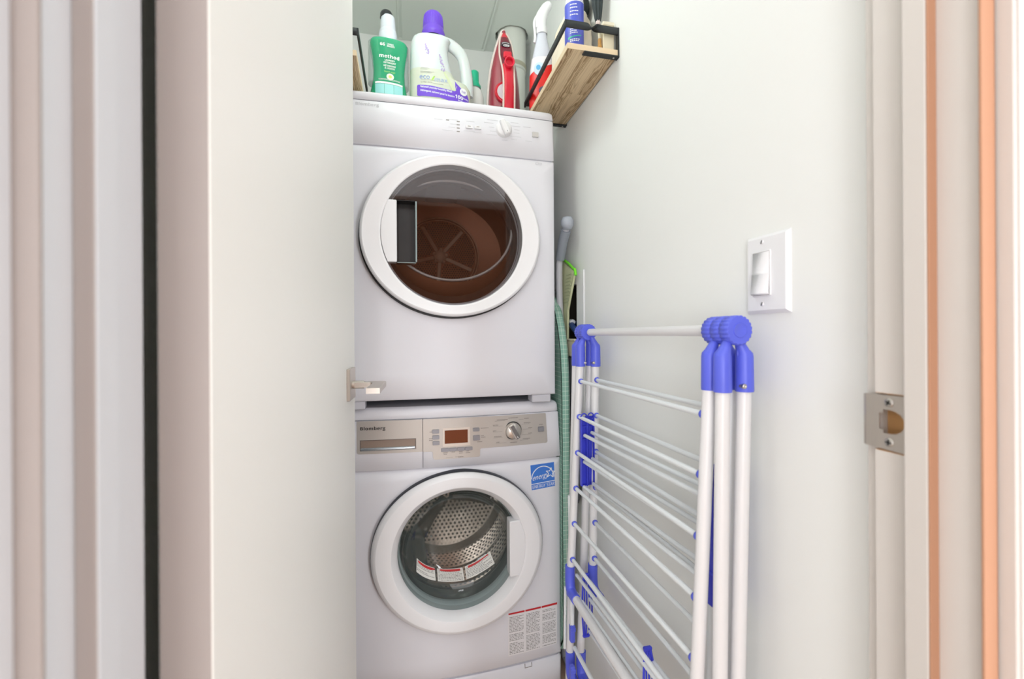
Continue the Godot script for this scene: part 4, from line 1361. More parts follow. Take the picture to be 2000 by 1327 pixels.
func green_bottle() -> void:
	var o := thing("detergent_bottle", "green see-through laundry detergent bottle with black-tipped white pump cap, beside the left shelf", "bottle", V(-0.0475, DTOP, 1.385), 0.13)
	var lv := mat(rgb(8, 168, 118), 0.08)
	lv.albedo_color.a = 0.78
	lv.transparency = BaseMaterial3D.TRANSPARENCY_ALPHA
	var prof := [[0.0, 0.05, 0.028], [0.004, 0.056, 0.031], [0.03, 0.0585, 0.033], [0.065, 0.0545, 0.031], [0.1, 0.0475, 0.029], [0.135, 0.0455, 0.028], [0.165, 0.0485, 0.029], [0.195, 0.0535, 0.031], [0.213, 0.055, 0.031], [0.2225, 0.0545, 0.03], [0.2265, 0.052, 0.0285], [0.2285, 0.046, 0.025], [0.2295, 0.02, 0.015]]
	var half := func(y: float) -> Vector2:
		for i in range(1, prof.size()):
			if y <= prof[i][0]:
				var f: float = (y - prof[i - 1][0]) / (prof[i][0] - prof[i - 1][0])
				return Vector2(lerpf(prof[i - 1][1], prof[i][1], f), lerpf(prof[i - 1][2], prof[i][2], f))
		return Vector2(0.02, 0.015)
	var g := geo()
	var rings: Array = []
	for p in prof: rings.append(sring(Vector3(0, p[0], 0), p[1], p[2], 2.6, 48))
	g.loft(rings)
	put("body", g, lv, o, "glossy see-through green body")
	# side grips seen as clear shoulders
	for s in [-1, 1]:
		g = geo()
		rings = []
		for p in prof.slice(4, 10): rings.append(sring(Vector3(s * 0.0475, p[0], -0.006), 0.0115, 0.02, 2.0, 16))
		g.loft(rings)
		put("clear_shoulder", g, glass(rgb(150, 170, 168), 0.35, 0.05), o)
	var front := func(x: float, y: float) -> Callable:
		return func(v: Vector2) -> Vector3:
			var yy: float = y + v.y
			var hw: Vector2 = half.call(yy)
			var t := clampf(absf((x + v.x) / hw.x), 0.0, 1.0)
			return Vector3(x + v.x, yy, hw.y * pow(1.0 - pow(t, 2.6), 1.0 / 2.6) + 0.0008)
	text("lettering", "66", 0.0088, M.white_ink, o, front.call(-0.0205, 0.2035), true, 1.1)
	text("lettering", "LOADS", 0.0034, M.white_ink, o, front.call(0.0015, 0.2058), true, 0.95)
	text("lettering", "BRASSÉES", 0.0034, M.white_ink, o, front.call(0.003, 0.2), true, 0.75)
	text("logo", "method", 0.0098, M.white_ink, o, front.call(-0.001, 0.171), true, 1.16)
	for l in [["LAUNDRY", 0.1595], ["DETERGENT", 0.1525], ["DÉTERGENT", 0.1435], ["À LESSIVE", 0.1365]]:
		text("lettering", l[0], 0.0048, M.white_ink, o, front.call(0.0, l[1]), true, 0.95)
	text("lettering", "beach sage", 0.0038, mat(rgb(170, 226, 120), 0.5), o, front.call(0.0, 0.1265), false)
	g = geo()
	for part in [[oval(0.001, 0.112, 0.0105, 0.0098, 28)]]:
		wrap_poly(g, part[0], front.call(0, 0), 0.0)
	var seal := put("seal", g, mat(rgb(236, 240, 220), 0.5), o, "round cream seal")
	g = geo()
	wrap_poly(g, oval(0.001, 0.112, 0.005, 0.0046, 16), front.call(0, 0), 0.0006)
	put("lemon_print", g, mat(rgb(214, 214, 110), 0.5), seal)
	g = geo()
	wrap_poly(g, rect(-0.041, 0.09, 0.037, 0.0955), front.call(0, 0), 0.0)
	put("white_band", g, M.white_ink, o)
	g = geo()
	for x in [[-0.041, -0.0165], [-0.0158, 0.0105], [0.0112, 0.037]]: wrap_poly(g, rect(x[0], 0.0595, x[1], 0.089), front.call(0, 0), 0.0)
	put("pale_panel", g, mat(rgb(150, 214, 214), 0.4), o)
	g = geo()
	for y in [0.101, 0.1035]: wrap_poly(g, rect(-0.032, y, 0.03, y + 0.0008), front.call(0, 0), 0.0)
	put("fine_print", g, M.white_ink, o)
	g = geo(Vector3(-0.002, 0, 0))
	g.lathe([Vector2(0.0265, 0.226), Vector2(0.0268, 0.25), Vector2(0.0255, 0.252), Vector2(0.0255, 0.252), Vector2(0.025, 0.26), Vector2(0.0225, 0.265), Vector2(0.0225, 0.265), Vector2(0.0215, 0.285), Vector2(0.0205, 0.3), Vector2(0.0195, 0.304), Vector2(0, 0.305)], 36)
	put("cap", g, mat(rgb(204, 210, 218), 0.25), o, "cloudy white overcap")
	g = geo(Vector3(-0.006, 0, 0))
	rings = []
	for q in [[0.3, 0.0188], [0.313, 0.0182], [0.32, 0.0145], [0.3235, 0.007]]: rings.append(sring(Vector3(0, q[0], 0), q[1], q[1] * 0.95, 2.0, 28))
	g.loft(rings)
	put("pump_head", g, mat(rgb(14, 14, 24), 0.25), o, "black pump head")

# a flat printed patch laid onto a surface given by place()
func wrap_poly(g: Geo, poly: PackedVector2Array, place: Callable, lift: float) -> void:
	var a := poly[0]; var b := poly[0]
	for v in poly:
		a = a.min(v); b = b.max(v)
	g.k += 1
	var x := a.x
	while x < b.x - 1e-7:
		var x2 := minf(x + 0.006, b.x)
		for part in Geometry2D.intersect_polygons(poly, PackedVector2Array([Vector2(x, a.y - 1), Vector2(x2, a.y - 1), Vector2(x2, b.y + 1), Vector2(x, b.y + 1)])):
			var idx := Geometry2D.triangulate_polygon(part)
			for i in range(0, idx.size(), 3):
				var q := g.p.size()
				var p0: Vector3 = place.call(part[idx[i]]); var p1: Vector3 = place.call(part[idx[i + 1]]); var p2: Vector3 = place.call(part[idx[i + 2]])
				var up := Vector3(0, 0, lift)
				g.tri(p0 + up, p1 + up, p2 + up)
				g.facing(q, Vector3.BACK)
		x = x2

func jug() -> void:
	var at := V(0.0815, DTOP, 1.395)
	var o := thing("detergent_jug", "large translucent white detergent jug with purple cap and side handle, centre of the dryer top", "jug", at)
	var mp := mat(rgb(208, 216, 216), 0.3)
	mp.subsurf_scatter_enabled = true
	mp.subsurf_scatter_strength = 0.15
	var liquid := mat(rgb(206, 212, 194), 0.3)
	liquid.subsurf_scatter_enabled = true
	liquid.subsurf_scatter_strength = 0.15
	# heights with left edge, right edge, half depth
	var prof := [[0.0, -0.062, 0.106, 0.04], [0.005, -0.068, 0.115, 0.045], [0.06, -0.0685, 0.118, 0.046], [0.105, -0.0685, 0.1165, 0.046], [0.12, -0.0682, 0.108, 0.045], [0.13, -0.068, 0.075, 0.045], [0.15, -0.0678, 0.062, 0.045], [0.19, -0.067, 0.051, 0.044], [0.22, -0.0655, 0.0465, 0.043], [0.245, -0.062, 0.05, 0.04], [0.256, -0.0575, 0.056, 0.037], [0.263, -0.049, 0.05, 0.032], [0.267, -0.034, 0.042, 0.028], [0.269, -0.022, 0.034, 0.024]]
	var level := 0.142
	var low: Array = []; var high: Array = []
	var rings: Array = []
	for p in prof:
		var r := sring(Vector3((p[1] + p[2]) / 2, p[0], 0), (p[2] - p[1]) / 2, p[3], 3.0, 56)
		if p[0] <= 0.151: low.append(r)
		if p[0] >= 0.149: high.append(r)
	var g := geo()
	g.loft(low, true, false)
	put("filled_body", g, liquid, o, "lower body tinted by the liquid inside")
	g = geo()
	g.loft(high, false, true)
	put("upper_body", g, mp, o)
	g = geo()
	var path: Array = []
	for q in [[0.03, 0.2585], [0.05, 0.2565], [0.066, 0.249], [0.082, 0.236], [0.0935, 0.22], [0.1, 0.2], [0.1045, 0.175], [0.107, 0.15], [0.108, 0.125], [0.107, 0.1]]: path.append(Vector3(q[0], q[1], 0))
	var sm: Array = smooth(path, 4)
	var radii: Array = []
	for i in sm.size():
		var f := float(i) / (sm.size() - 1)
		radii.append(0.0105 + 0.003 * absf(f - 0.5))
	g.tube(sm, radii, 16, true, 1.7)
	put("handle", g, mp, o)
	var front := func(x: float, y: float) -> Callable:
		return func(v: Vector2) -> Vector3:
			var yy: float = y + v.y
			var i := 1
			while i < prof.size() - 1 and prof[i][0] < yy: i += 1
			var f: float = clampf((yy - prof[i - 1][0]) / (prof[i][0] - prof[i - 1][0]), 0, 1)
			var l := lerpf(prof[i - 1][1], prof[i][1], f); var r := lerpf(prof[i - 1][2], prof[i][2], f); var d := lerpf(prof[i - 1][3], prof[i][3], f)
			var t := clampf(absf((x + v.x - (l + r) / 2) / ((r - l) / 2)), 0.0, 0.985)
			return Vector3(x + v.x, yy, d * pow(1.0 - pow(t, 3.0), 1.0 / 3.0) + 0.0008)
	g = geo()
	var band := PackedVector2Array([Vector2(-0.047, 0.068), Vector2(-0.044, 0.065), Vector2(0.02, 0.064), Vector2(0.06, 0.055), Vector2(0.1075, 0.046), Vector2(0.1085, 0.075), Vector2(0.104, 0.086), Vector2(0.085, 0.1), Vector2(0.07, 0.1135), Vector2(0.0615, 0.126), Vector2(0.0655, 0.106), Vector2(0.0685, 0.0915), Vector2(0.064, 0.0885), Vector2(0.03, 0.0925), Vector2(-0.01, 0.0975), Vector2(-0.0445, 0.0985), Vector2(-0.047, 0.096)])
	wrap_poly(g, band, front.call(0, 0), 0.0)
	var lab := put("label_band", g, mat(rgb(112, 72, 206), 0.35), o, "purple label band sweeping up to the right")
	var slope := func(x: float, y: float, k: float) -> Callable:
		var f: Callable = front.call(x, y)
		return func(v: Vector2) -> Vector3: return f.call(Vector2(v.x, v.y + v.x * k)) + Vector3(0, 0, 0.0006)
	text("lettering", "Natural Lavender Laundry Wash", 0.0056, M.white_ink, lab, slope.call(0.009, 0.0895, -0.085), true, 0.78)
	text("lettering", "Détergent naturel pour la lessive", 0.0056, M.white_ink, lab, slope.call(0.013, 0.077, -0.105), true, 0.82)
	text("lettering", "100", 0.0105, M.white_ink, lab, slope.call(0.0775, 0.0725, -0.16), true, 1.05)
	text("lettering", "loads", 0.0045, M.white_ink, lab, slope.call(0.098, 0.0715, -0.16), true)
	text("lettering", "brassées", 0.0045, M.white_ink, lab, slope.call(0.088, 0.061, -0.16), true)
	g = geo()
	wrap_poly(g, oval(0.0915, 0.0915, 0.0115, 0.0112, 28), front.call(0, 0), 0.0006)
	put("badge", g, M.white_ink, lab, "white round badge")
	text("lettering", "he", 0.0085, mat(rgb(120, 90, 190), 0.5), lab, func(v: Vector2) -> Vector3: return front.call(0.0915, 0.0915).call(v) + Vector3(0, 0, 0.0012), false)
	text("logo", "eco", 0.013, mat(rgb(130, 156, 214), 0.5), o, front.call(-0.025, 0.123), false, 1.1)
	text("logo", "max", 0.013, mat(rgb(160, 182, 222), 0.5), o, front.call(0.0235, 0.1175), false, 1.1)
	g = geo()
	wrap_poly(g, PackedVector2Array([Vector2(-0.0065, 0.1135), Vector2(-0.0015, 0.1135), Vector2(0.006, 0.128), Vector2(0.001, 0.126)]), front.call(0, 0), 0.0)
	put("leaf_slash", g, mat(rgb(166, 214, 70), 0.5), o, "green leaf stroke in the logo")
	text("lettering", "ULTRA RICH", 0.0042, M.print_grey, o, front.call(-0.02, 0.107), false)
	g = geo()
	for l in [[-0.035, 0.1485, 0.024], [-0.037, 0.1445, 0.02], [-0.037, 0.138, 0.04], [-0.037, 0.1345, 0.034], [-0.036, 0.1135, 0.06], [0.0, 0.104, 0.03]]:
		wrap_poly(g, rect(l[0], l[1], l[0] + l[2], l[1] + 0.0011), front.call(0, 0), 0.0)
	put("fine_print", g, mat(rgb(178, 182, 178), 0.5), o)
	# printed lavender sprigs
	g = geo()
	var rng := RandomNumberGenerator.new()
	rng.seed = 17
	for sp in [[-0.018, 0.206, 0.026], [0.026, 0.17, 0.032]]:
		for i in 26:
			var f := rng.randf()
			var p := Vector2(sp[0] + rng.randf_range(-0.006, 0.006) * (1.2 - f) + (0.5 - f) * 0.012, sp[1] + (f - 0.5) * 2.0 * sp[2] * 0.8)
			wrap_poly(g, oval(p.x, p.y, rng.randf_range(0.0012, 0.0026), rng.randf_range(0.0014, 0.0028), 8), front.call(0, 0), 0.0)
	put("lavender_print", g, mat(rgb(176, 156, 206), 0.5), o, "printed lavender sprigs")
	g = geo()
	wrap_poly(g, PackedVector2Array([Vector2(0.03, 0.144), Vector2(0.036, 0.146), Vector2(0.0655, 0.092), Vector2(0.0575, 0.089)]), front.call(0, 0), 0.0)
	put("stem_print", g, mat(rgb(206, 216, 176), 0.5), o)
	# cap
	g = geo(Vector3(0.004, 0, 0))
	g.lathe([Vector2(0.0335, 0.266), Vector2(0.0365, 0.274), Vector2(0.0362, 0.279), Vector2(0.033, 0.29), Vector2(0.0308, 0.296), Vector2(0.0308, 0.296), Vector2(0.0295, 0.32), Vector2(0.0278, 0.335), Vector2(0.0235, 0.342), Vector2(0.0, 0.3435)], 48)
	var cap := put("cap", g, mat(rgb(104, 66, 196), 0.3), o, "purple screw cap")
	g = geo(Vector3(0.004, 0, 0))
	for i in 36:
		var a := TAU * i / 36
		g.tube([Vector3(cos(a) * 0.0308, 0.3, sin(a) * 0.0308), Vector3(cos(a) * 0.0296, 0.319, sin(a) * 0.0296), Vector3(cos(a) * 0.0279, 0.334, sin(a) * 0.0279)], 0.0009, 5, false)
	put("ribs", g, mat(rgb(104, 64, 200), 0.3), cap)

func smooth(path: Array, per: int) -> Array:
	var out: Array = []
	var n := path.size()
	for i in n - 1:
		for j in per:
			var t := float(j) / per
			out.append((path[i] as Vector3).cubic_interpolate(path[i + 1], path[maxi(i - 1, 0)], path[mini(i + 2, n - 1)], t))
	out.append(path[n - 1])
	return out

func small_bottle() -> void:
	var o := thing("small_bottle", "small white bottle with a bright green cap between the jug and the iron", "bottle", V(0.2245, DTOP, 1.475))
	var g := geo()
	g.lathe([Vector2(0, 0), Vector2(0.03, 0), Vector2(0.0325, 0.003), Vector2(0.0325, 0.12), Vector2(0.031, 0.145), Vector2(0.0255, 0.163), Vector2(0.0195, 0.17), Vector2(0.0185, 0.176)], 36)
	put("body", g, mat(rgb(232, 236, 232), 0.3), o)
	g = geo()
	g.lathe([Vector2(0.0215, 0.172), Vector2(0.022, 0.18), Vector2(0.0165, 0.191), Vector2(0.0158, 0.195), Vector2(0.015, 0.226), Vector2(0.012, 0.23), Vector2(0, 0.231)], 36)
	put("cap", g, mat(rgb(18, 184, 140), 0.3), o, "bright green cap")
	g = geo(Vector3(0.02, 0.098, 0.026), Basis(Vector3.UP, 0.65))
	g.extrude(oval(0, 0, 0.0085, 0.0085, 20), 0, 0.0006)
	put("round_print", g, mat(rgb(206, 206, 206), 0.5), o)

func iron() -> void:
	var o := thing("clothes_iron", "dark red steam iron standing upright on its heel at the right of the dryer top", "iron", V(0.316, DTOP, 1.405), -0.04)
	var maroon := mat(rgb(150, 18, 48), 0.14)
	maroon.clearcoat_enabled = true
	var red := mat(rgb(204, 26, 50), 0.22)
	var prof := [[0.0, 0.05], [0.012, 0.0535], [0.073, 0.0545], [0.122, 0.053], [0.171, 0.0495], [0.22, 0.0435], [0.262, 0.0345], [0.299, 0.0245], [0.329, 0.0145], [0.351, 0.006], [0.358, 0.001]]
	# soleplate with its pale skirt
	var pl := PackedVector2Array()
	for p in prof: pl.append(Vector2(p[1] + 0.003, p[0] + 0.004))
	for i in range(prof.size() - 1, -1, -1): pl.append(Vector2(-prof[i][1] - 0.003, prof[i][0] + 0.004))
	var g := geo(Vector3(-0.001, 0, 0))
	g.extrude(pl, -0.046, -0.034, 0.002)
	put("skirt", g, mat(rgb(228, 216, 210), 0.3), o, "pale skirt round the iron")
	g = geo(Vector3(-0.001, 0, 0))
	g.extrude(pl, -0.05, -0.0465, 0.0)
	put("soleplate", g, M.steel, o)
	# body: D-shaped sections
	g = geo()
	var rings: Array = []
	for p in prof.slice(0, 10):
		var ring: Array = []
		var w: float = p[1] * 0.985
		var d: float = lerpf(0.05, 0.012, pow(p[0] / 0.354, 1.6))
		for i in 33:
			var a := PI * i / 32.0
			ring.append(Vector3(cos(a) * w, p[0], -0.035 + pow(sin(a), 0.75) * d))
		rings.append(ring)
	g.loft(rings)
	put("body", g, maroon, o, "glossy maroon water tank body")
	# handle strip
	g = geo()
	var path := [[0.0, 0.052], [0.06, 0.062], [0.12, 0.066], [0.165, 0.06], [0.2, 0.05], [0.24, 0.034], [0.285, 0.014], [0.318, -0.006], [0.34, -0.02]]
	rings = []
	var edge_l: Array = []; var edge_r: Array = []
	for i in path.size():
		var f := float(i) / (path.size() - 1)
		var w := [0.0165, 0.0165, 0.0165, 0.0165, 0.0185, 0.0215, 0.019, 0.0135, 0.006][i] as float
		var t: float = [0.03, 0.022, 0.02, 0.022, 0.03, 0.035, 0.032, 0.024, 0.014][i]
		var c := Vector3(0.0, path[i][0], path[i][1])
		var ring: Array = []
		for j in 24:
			var a := TAU * j / 24
			ring.append(c + Vector3(signf(cos(a)) * pow(absf(cos(a)), 0.6) * w, 0, (signf(sin(a)) * pow(absf(sin(a)), 0.8) - 1.0) * t * 0.5))
		rings.append(ring)
		edge_l.append(c + Vector3(-w - 0.0008, 0, -t * 0.5 + 0.004)); edge_r.append(c + Vector3(w + 0.0008, 0, -t * 0.5 + 0.004))
	g.loft(rings.slice(0, 5), true, true)
	put("handle", g, red, o, "bright red handle")
	g = geo()
	g.loft(rings.slice(4, 8), true, false)
	put("nose", g, mat(rgb(110, 16, 40), 0.12), o, "dark maroon nose")
	g = geo()
	g.loft(rings.slice(7, 9), false, true)
	put("nose_tip", g, red, o)
	for e in [edge_l, edge_r]:
		g = geo()
		g.tube(smooth(e, 4), 0.0032, 8)
		put("trim_strip", g, mat(rgb(222, 206, 196), 0.3), o)
	# water inlet and spray button
	g = geo(Vector3(0.001, 0.196, 0.062), Basis(Vector3.RIGHT, 1.72))
	g.lathe([Vector2(0.0155, -0.012), Vector2(0.016, 0.006), Vector2(0.0145, 0.0075), Vector2(0.012, 0.0065), Vector2(0.0095, -0.006), Vector2(0.0095, -0.006), Vector2(0, -0.006)], 32)
	put("water_inlet", g, mat(rgb(222, 40, 66), 0.2), o, "round red water inlet")
	g = geo()
	g.box(Vector3(-0.001, 0.229, 0.042), Vector3(0.0265, 0.022, 0.014), 0.004)
	put("steam_button", g, mat(rgb(214, 34, 58), 0.25), o)
	g = geo(Vector3(-0.002, 0.277, 0.0185), Basis(Vector3.RIGHT, -0.42))
	g.extrude(oval(0, 0.001, 0.0155, 0.0125, 32), -0.003, 0.001)
	var em := put("emblem", g, mat(rgb(44, 22, 40), 0.2), o, "dark oval emblem with white print")
	g = geo(Vector3(-0.002, 0.277, 0.0198), Basis(Vector3.RIGHT, -0.42))
	for a in 9:
		var t := PI * (0.15 + 0.7 * a / 8.0)
		g.extrude(oval(cos(t) * 0.012, 0.0005 + sin(t) * 0.0085, 0.001, 0.0014, 8), 0, 0.0004)
	for a in 20:
		var t := TAU * a / 20
		g.extrude(oval(0.001 + cos(t) * 0.009, -0.0055 + sin(t) * 0.005, 0.0011, 0.0011, 6), 0, 0.0004)
	g.extrude(PackedVector2Array([Vector2(-0.006, -0.0045), Vector2(0.0, -0.002), Vector2(0.0075, -0.004), Vector2(0.0015, -0.0052)]), 0, 0.0004)
	put("emblem_print", g, M.white_ink, em)
	# thermostat disc half hidden behind the handle
	g = geo(Vector3(-0.004, 0.128, 0.011), Basis(Vector3.RIGHT, PI / 2))
	g.lathe([Vector2(0.034, -0.004), Vector2(0.034, 0.003), Vector2(0.031, 0.006), Vector2(0.027, 0.005), Vector2(0.027, 0.005), Vector2(0, 0.005)], 36)
	var th := put("thermostat", g, red, o, "red thermostat disc")
	g = geo(Vector3(-0.004, 0.128, 0.0158))
	g.extrude(oval(0, 0, 0.0262, 0.0262, 36), 0, 0.0006)
	put("scale_disc", g, mat(rgb(222, 214, 220), 0.3), th)
	g = geo()
	g.tube(smooth([Vector3(-0.052, 0.052, 0.012), Vector3(-0.036, 0.064, 0.026), Vector3(-0.016, 0.071, 0.031), Vector3(0.016, 0.071, 0.031), Vector3(0.034, 0.064, 0.026), Vector3(0.05, 0.046, 0.012), Vector3(0.057, 0.02, 0.0), Vector3(0.06, 0.0033, -0.01)], 5), 0.0032, 8)
	put("cord", g, M.dark, o, "dark grey power cord wound behind the handle")

const STOP := 1.7578
func on_shelf() -> void:
	# spray bottle
	var o := thing("spray_bottle", "white trigger spray bottle with red label at the far end of the right shelf", "spray bottle", V(0.417, STOP, 1.335), -0.3)
	var g := geo()
	var rings: Array = []
	for p in [[0.0, 0.036, 0.022], [0.006, 0.039, 0.025], [0.06, 0.0395, 0.026], [0.12, 0.037, 0.025], [0.165, 0.03, 0.022], [0.2, 0.022, 0.018], [0.225, 0.0165, 0.0155], [0.245, 0.0145, 0.0145]]: rings.append(sring(Vector3(0, p[0], 0), p[1], p[2], 2.4, 36))
	g.loft(rings)
	put("body", g, mat(rgb(212, 214, 226), 0.15), o, "pale bluish bottle")
	g = geo()
	rings = []
	for p in [[0.018, 0.0398, 0.0262], [0.06, 0.0402, 0.0266], [0.12, 0.0378, 0.0257], [0.158, 0.0328, 0.0235]]: rings.append(sring(Vector3(0, p[0], 0), p[1], p[2], 2.4, 36))
	g.loft(rings, false, false)
	var lb := put("label", g, mat(rgb(236, 234, 238), 0.3), o, "white and red wrap label")
	g = geo()
	rings = []
	for p in [[0.018, 0.0402, 0.0268], [0.06, 0.0407, 0.0272], [0.1, 0.039, 0.0266]]:
		var r := sring(Vector3(0, p[0], 0), p[1], p[2], 2.4, 36)
		for i in 36: r[i].y += 0.016 * cos(TAU * i / 36) + (0.022 if p[0] > 0.09 else 0.0)
		rings.append(r)
	g.loft(rings, false, false)
	put("red_field", g, mat(rgb(226, 38, 34), 0.3), lb)
	g = geo(Vector3(-0.004, 0.118, 0.0262))
	g.extrude(oval(-0.004, 0, 0.017, 0.02, 28), -0.004, 0.001)
	var bd := put("badge", g, mat(rgb(206, 226, 240), 0.3), lb, "pale round badge")
	g = geo(Vector3(-0.004, 0.118, 0.0274))
	g.extrude(oval(-0.007, 0.004, 0.007, 0.008, 16), 0, 0.0005)
	g.extrude(oval(0.004, -0.006, 0.006, 0.006, 16), 0, 0.0005)
	put("badge_print", g, mat(rgb(96, 176, 226), 0.3), bd)
	g = geo(Vector3(0.004, 0.05, 0.0266))
	g.extrude(oval(0, 0, 0.014, 0.013, 24), -0.006, 0.002)
	put("dark_roundel", g, mat(rgb(84, 84, 110), 0.3), lb)
	g = geo()
	g.lathe([Vector2(0.0175, 0.238), Vector2(0.018, 0.256), Vector2(0.0155, 0.262)], 28)
	put("collar", g, M.white_plastic, o)
	g = geo()
	rings = []
	for p in [[0.258, -0.003, 0.0175, 0.014], [0.275, -0.004, 0.018, 0.0145], [0.292, -0.002, 0.0185, 0.0145], [0.308, 0.004, 0.0185, 0.0142], [0.32, 0.012, 0.0185, 0.0135], [0.331, 0.017, 0.016, 0.012], [0.338, 0.019, 0.009, 0.008]]: rings.append(sring(Vector3(p[1], p[0], 0), p[2], p[3], 2.2, 28))
	g.loft(rings)
	put("trigger_head", g, M.white_plastic, o)
	g = geo()
	g.tube(smooth([Vector3(-0.016, 0.293, 0.006), Vector3(-0.023, 0.275, 0.008), Vector3(-0.022, 0.25, 0.008), Vector3(-0.02, 0.225, 0.008), Vector3(-0.0235, 0.21, 0.008)], 4), 0.0042, 8)
	put("trigger", g, M.white_plastic, o)
	# bottle with the blue label
	o = thing("lotion_bottle", "tall white bottle with blue label at the near end of the right shelf", "bottle", V(0.4275, STOP, 1.085))
	g = geo()
	g.lathe([Vector2(0, 0), Vector2(0.0225, 0), Vector2(0.0245, 0.003), Vector2(0.0245, 0.15), Vector2(0.023, 0.162), Vector2(0.0195, 0.17), Vector2(0.0185, 0.172)], 40)
	put("body", g, mat(rgb(240, 240, 246), 0.3), o)
	g = geo()
	g.lathe([Vector2(0.0212, 0.17), Vector2(0.0212, 0.24), Vector2(0.019, 0.244), Vector2(0, 0.2445)], 36)
	put("cap", g, M.white_plastic, o)
	g = geo()
	rings = []
	for y in [0.022, 0.148]:
		var r: Array = []
		for i in 25:
			var a := lerpf(0.65, PI + 1.0, i / 24.0)
			r.append(Vector3(cos(a) * 0.0249, y, sin(a) * 0.0249))
		rings.append(r)
	g.loft(rings, false, false, false, false)
	var ll := put("label", g, mat(rgb(84, 96, 204), 0.3), o, "blue label with white lines of print")
	var round_ := func(y: float, turn: float) -> Callable:
		return func(v: Vector2) -> Vector3:
			var a := PI / 2 + turn - v.x / 0.0252
			return Vector3(cos(a) * 0.0252, y + v.y, sin(a) * 0.0252)
	for l in [["hand", 0.138, 0.0075], ["cleanser", 0.127, 0.0075], ["gentle", 0.114, 0.006], ["all day care", 0.064, 0.0035], ["fresh", 0.05, 0.006]]: pass
	g = geo()
	var rng := RandomNumberGenerator.new()
	rng.seed = 31
	for y in [0.138, 0.13, 0.121, 0.112, 0.076, 0.071, 0.066, 0.049, 0.045, 0.03]:
		var x := -0.012
		var stop := rng.randf_range(0.004, 0.014)
		while x < stop:
			var l := rng.randf_range(0.002, 0.005)
			wrap_poly(g, rect(x, y, x + l, y + 0.0026), round_.call(0.0, 0.35), 0.0)
			x += l + 0.0012
	put("print_lines", g, M.white_ink, ll)
	g = geo()
	wrap_poly(g, PackedVector2Array([Vector2(-0.018, 0.052), Vector2(-0.004, 0.056), Vector2(0.018, 0.06), Vector2(0.018, 0.0615), Vector2(-0.004, 0.0585), Vector2(-0.018, 0.058)]), round_.call(0.0, 0.35), 0.0)
	put("green_swoosh", g, mat(rgb(60, 200, 150), 0.3), ll)
	# cloth bag: a soft sack with a slumped, creased front
	o = thing("cloth_bag", "slumped cream cotton bag filling the middle of the right shelf", "bag", V(0.462, STOP, 1.2))
	var nz := FastNoiseLite.new()
	nz.seed = 12; nz.frequency = 9.0
	g = geo()
	rings = []
	for i in 29:
		var f := i / 28.0
		var y := 0.205 * f
		var w := 0.044 * pow(maxf(0.0, 1.0 - pow(absf(f * 2 - 0.85) / 1.2, 4.0)), 0.6) * (1.0 - 0.14 * f)
		var d := 0.088 * pow(maxf(0.0, 1.0 - pow(absf(f * 2 - 0.7) / 1.35, 4.0)), 0.6)
		var ring := sring(Vector3(0.0, y, 0.0), w, d, 2.8, 64)
		for j in 64:
			var p: Vector3 = ring[j]
			var k := nz.get_noise_3d(p.x * 1.6, p.y * 0.9, p.z * 1.2) * 0.012 + 0.0035 * sin(j * 0.9 + f * 9.0)
			var c := Vector3(0, y, 0)
			ring[j] = p + (p - c).normalized() * k * (1.0 if f > 0.03 else 0.0)
		rings.append(ring)
	g.loft(rings)
	var cot := mat(rgb(242, 230, 208), 0.95)
	cot.rim_enabled = true; cot.rim = 0.2
	put("sack", g, cot, o)
	g = geo()
	rings = []
	for i in 13:
		var f := i / 12.0
		var ring := sring(Vector3(0.017, 0.002 + 0.056 * f, 0.118 - 0.018 * f), 0.026 * sqrt(maxf(0.02, 1 - pow(f * 1.0, 2.4))), 0.032 * sqrt(maxf(0.03, 1 - pow(f, 2.2))), 2.2, 40)
		for j in 40:
			var p: Vector3 = ring[j]
			ring[j] = p + Vector3(p.x - 0.017, 0, p.z - 0.11).normalized() * (0.004 * sin(j * 1.3 + f * 5.0) + nz.get_noise_3d(p.x * 2.0, p.y * 2.0, p.z * 2.0) * 0.008)
		rings.append(ring)
	g.loft(rings)
	put("gathered_mouth", g, cot, o)
	g = geo()
	g.tube(smooth([Vector3(0.026, 0.03, 0.147), Vector3(0.026, 0.05, 0.156), Vector3(0.03, 0.062, 0.166), Vector3(0.036, 0.072, 0.168)], 4), 0.0032, 8)
	put("drawstring", g, mat(rgb(240, 234, 222), 0.9), o)
	# folded black umbrella resting head down on the bag
	o = thing("folded_umbrella", "folded dark umbrella standing point down against the wall behind the bag", "umbrella", V(0.4835, 1.862, 1.063), 0.0)
	g = geo()
	rings = []
	for i in 15:
		var f := i / 14.0
		var r := lerpf(0.006, 0.0205, pow(f, 0.7))
		var ring: Array = []
		for j in 48:
			var a := TAU * j / 48
			var rr := r * (1.0 + 0.22 * sin(a * 8.0 + f * 2.0)) 
			ring.append(Vector3(cos(a) * rr - 0.006 * f, 0.17 * f, sin(a) * rr))
		rings.append(ring)
	g.loft(rings)
	put("canopy", g, mat(rgb(44, 54, 56), 0.42), o, "pleated dark grey-green canopy")
	g = geo(Vector3(0, -0.002, 0))
	g.lathe([Vector2(0, -0.006), Vector2(0.0055, -0.005), Vector2(0.0065, 0.0), Vector2(0.0055, 0.005), Vector2(0, 0.006)], 20)
	put("tip", g, mat(rgb(232, 214, 208), 0.5), o, "pale rounded tip")
	# black pouch behind the bag
	o = thing("black_pouch", "black cloth pouch lying on top of the cream bag", "pouch", V(0.486, 1.956, 1.21))
	g = geo()
	rings = []
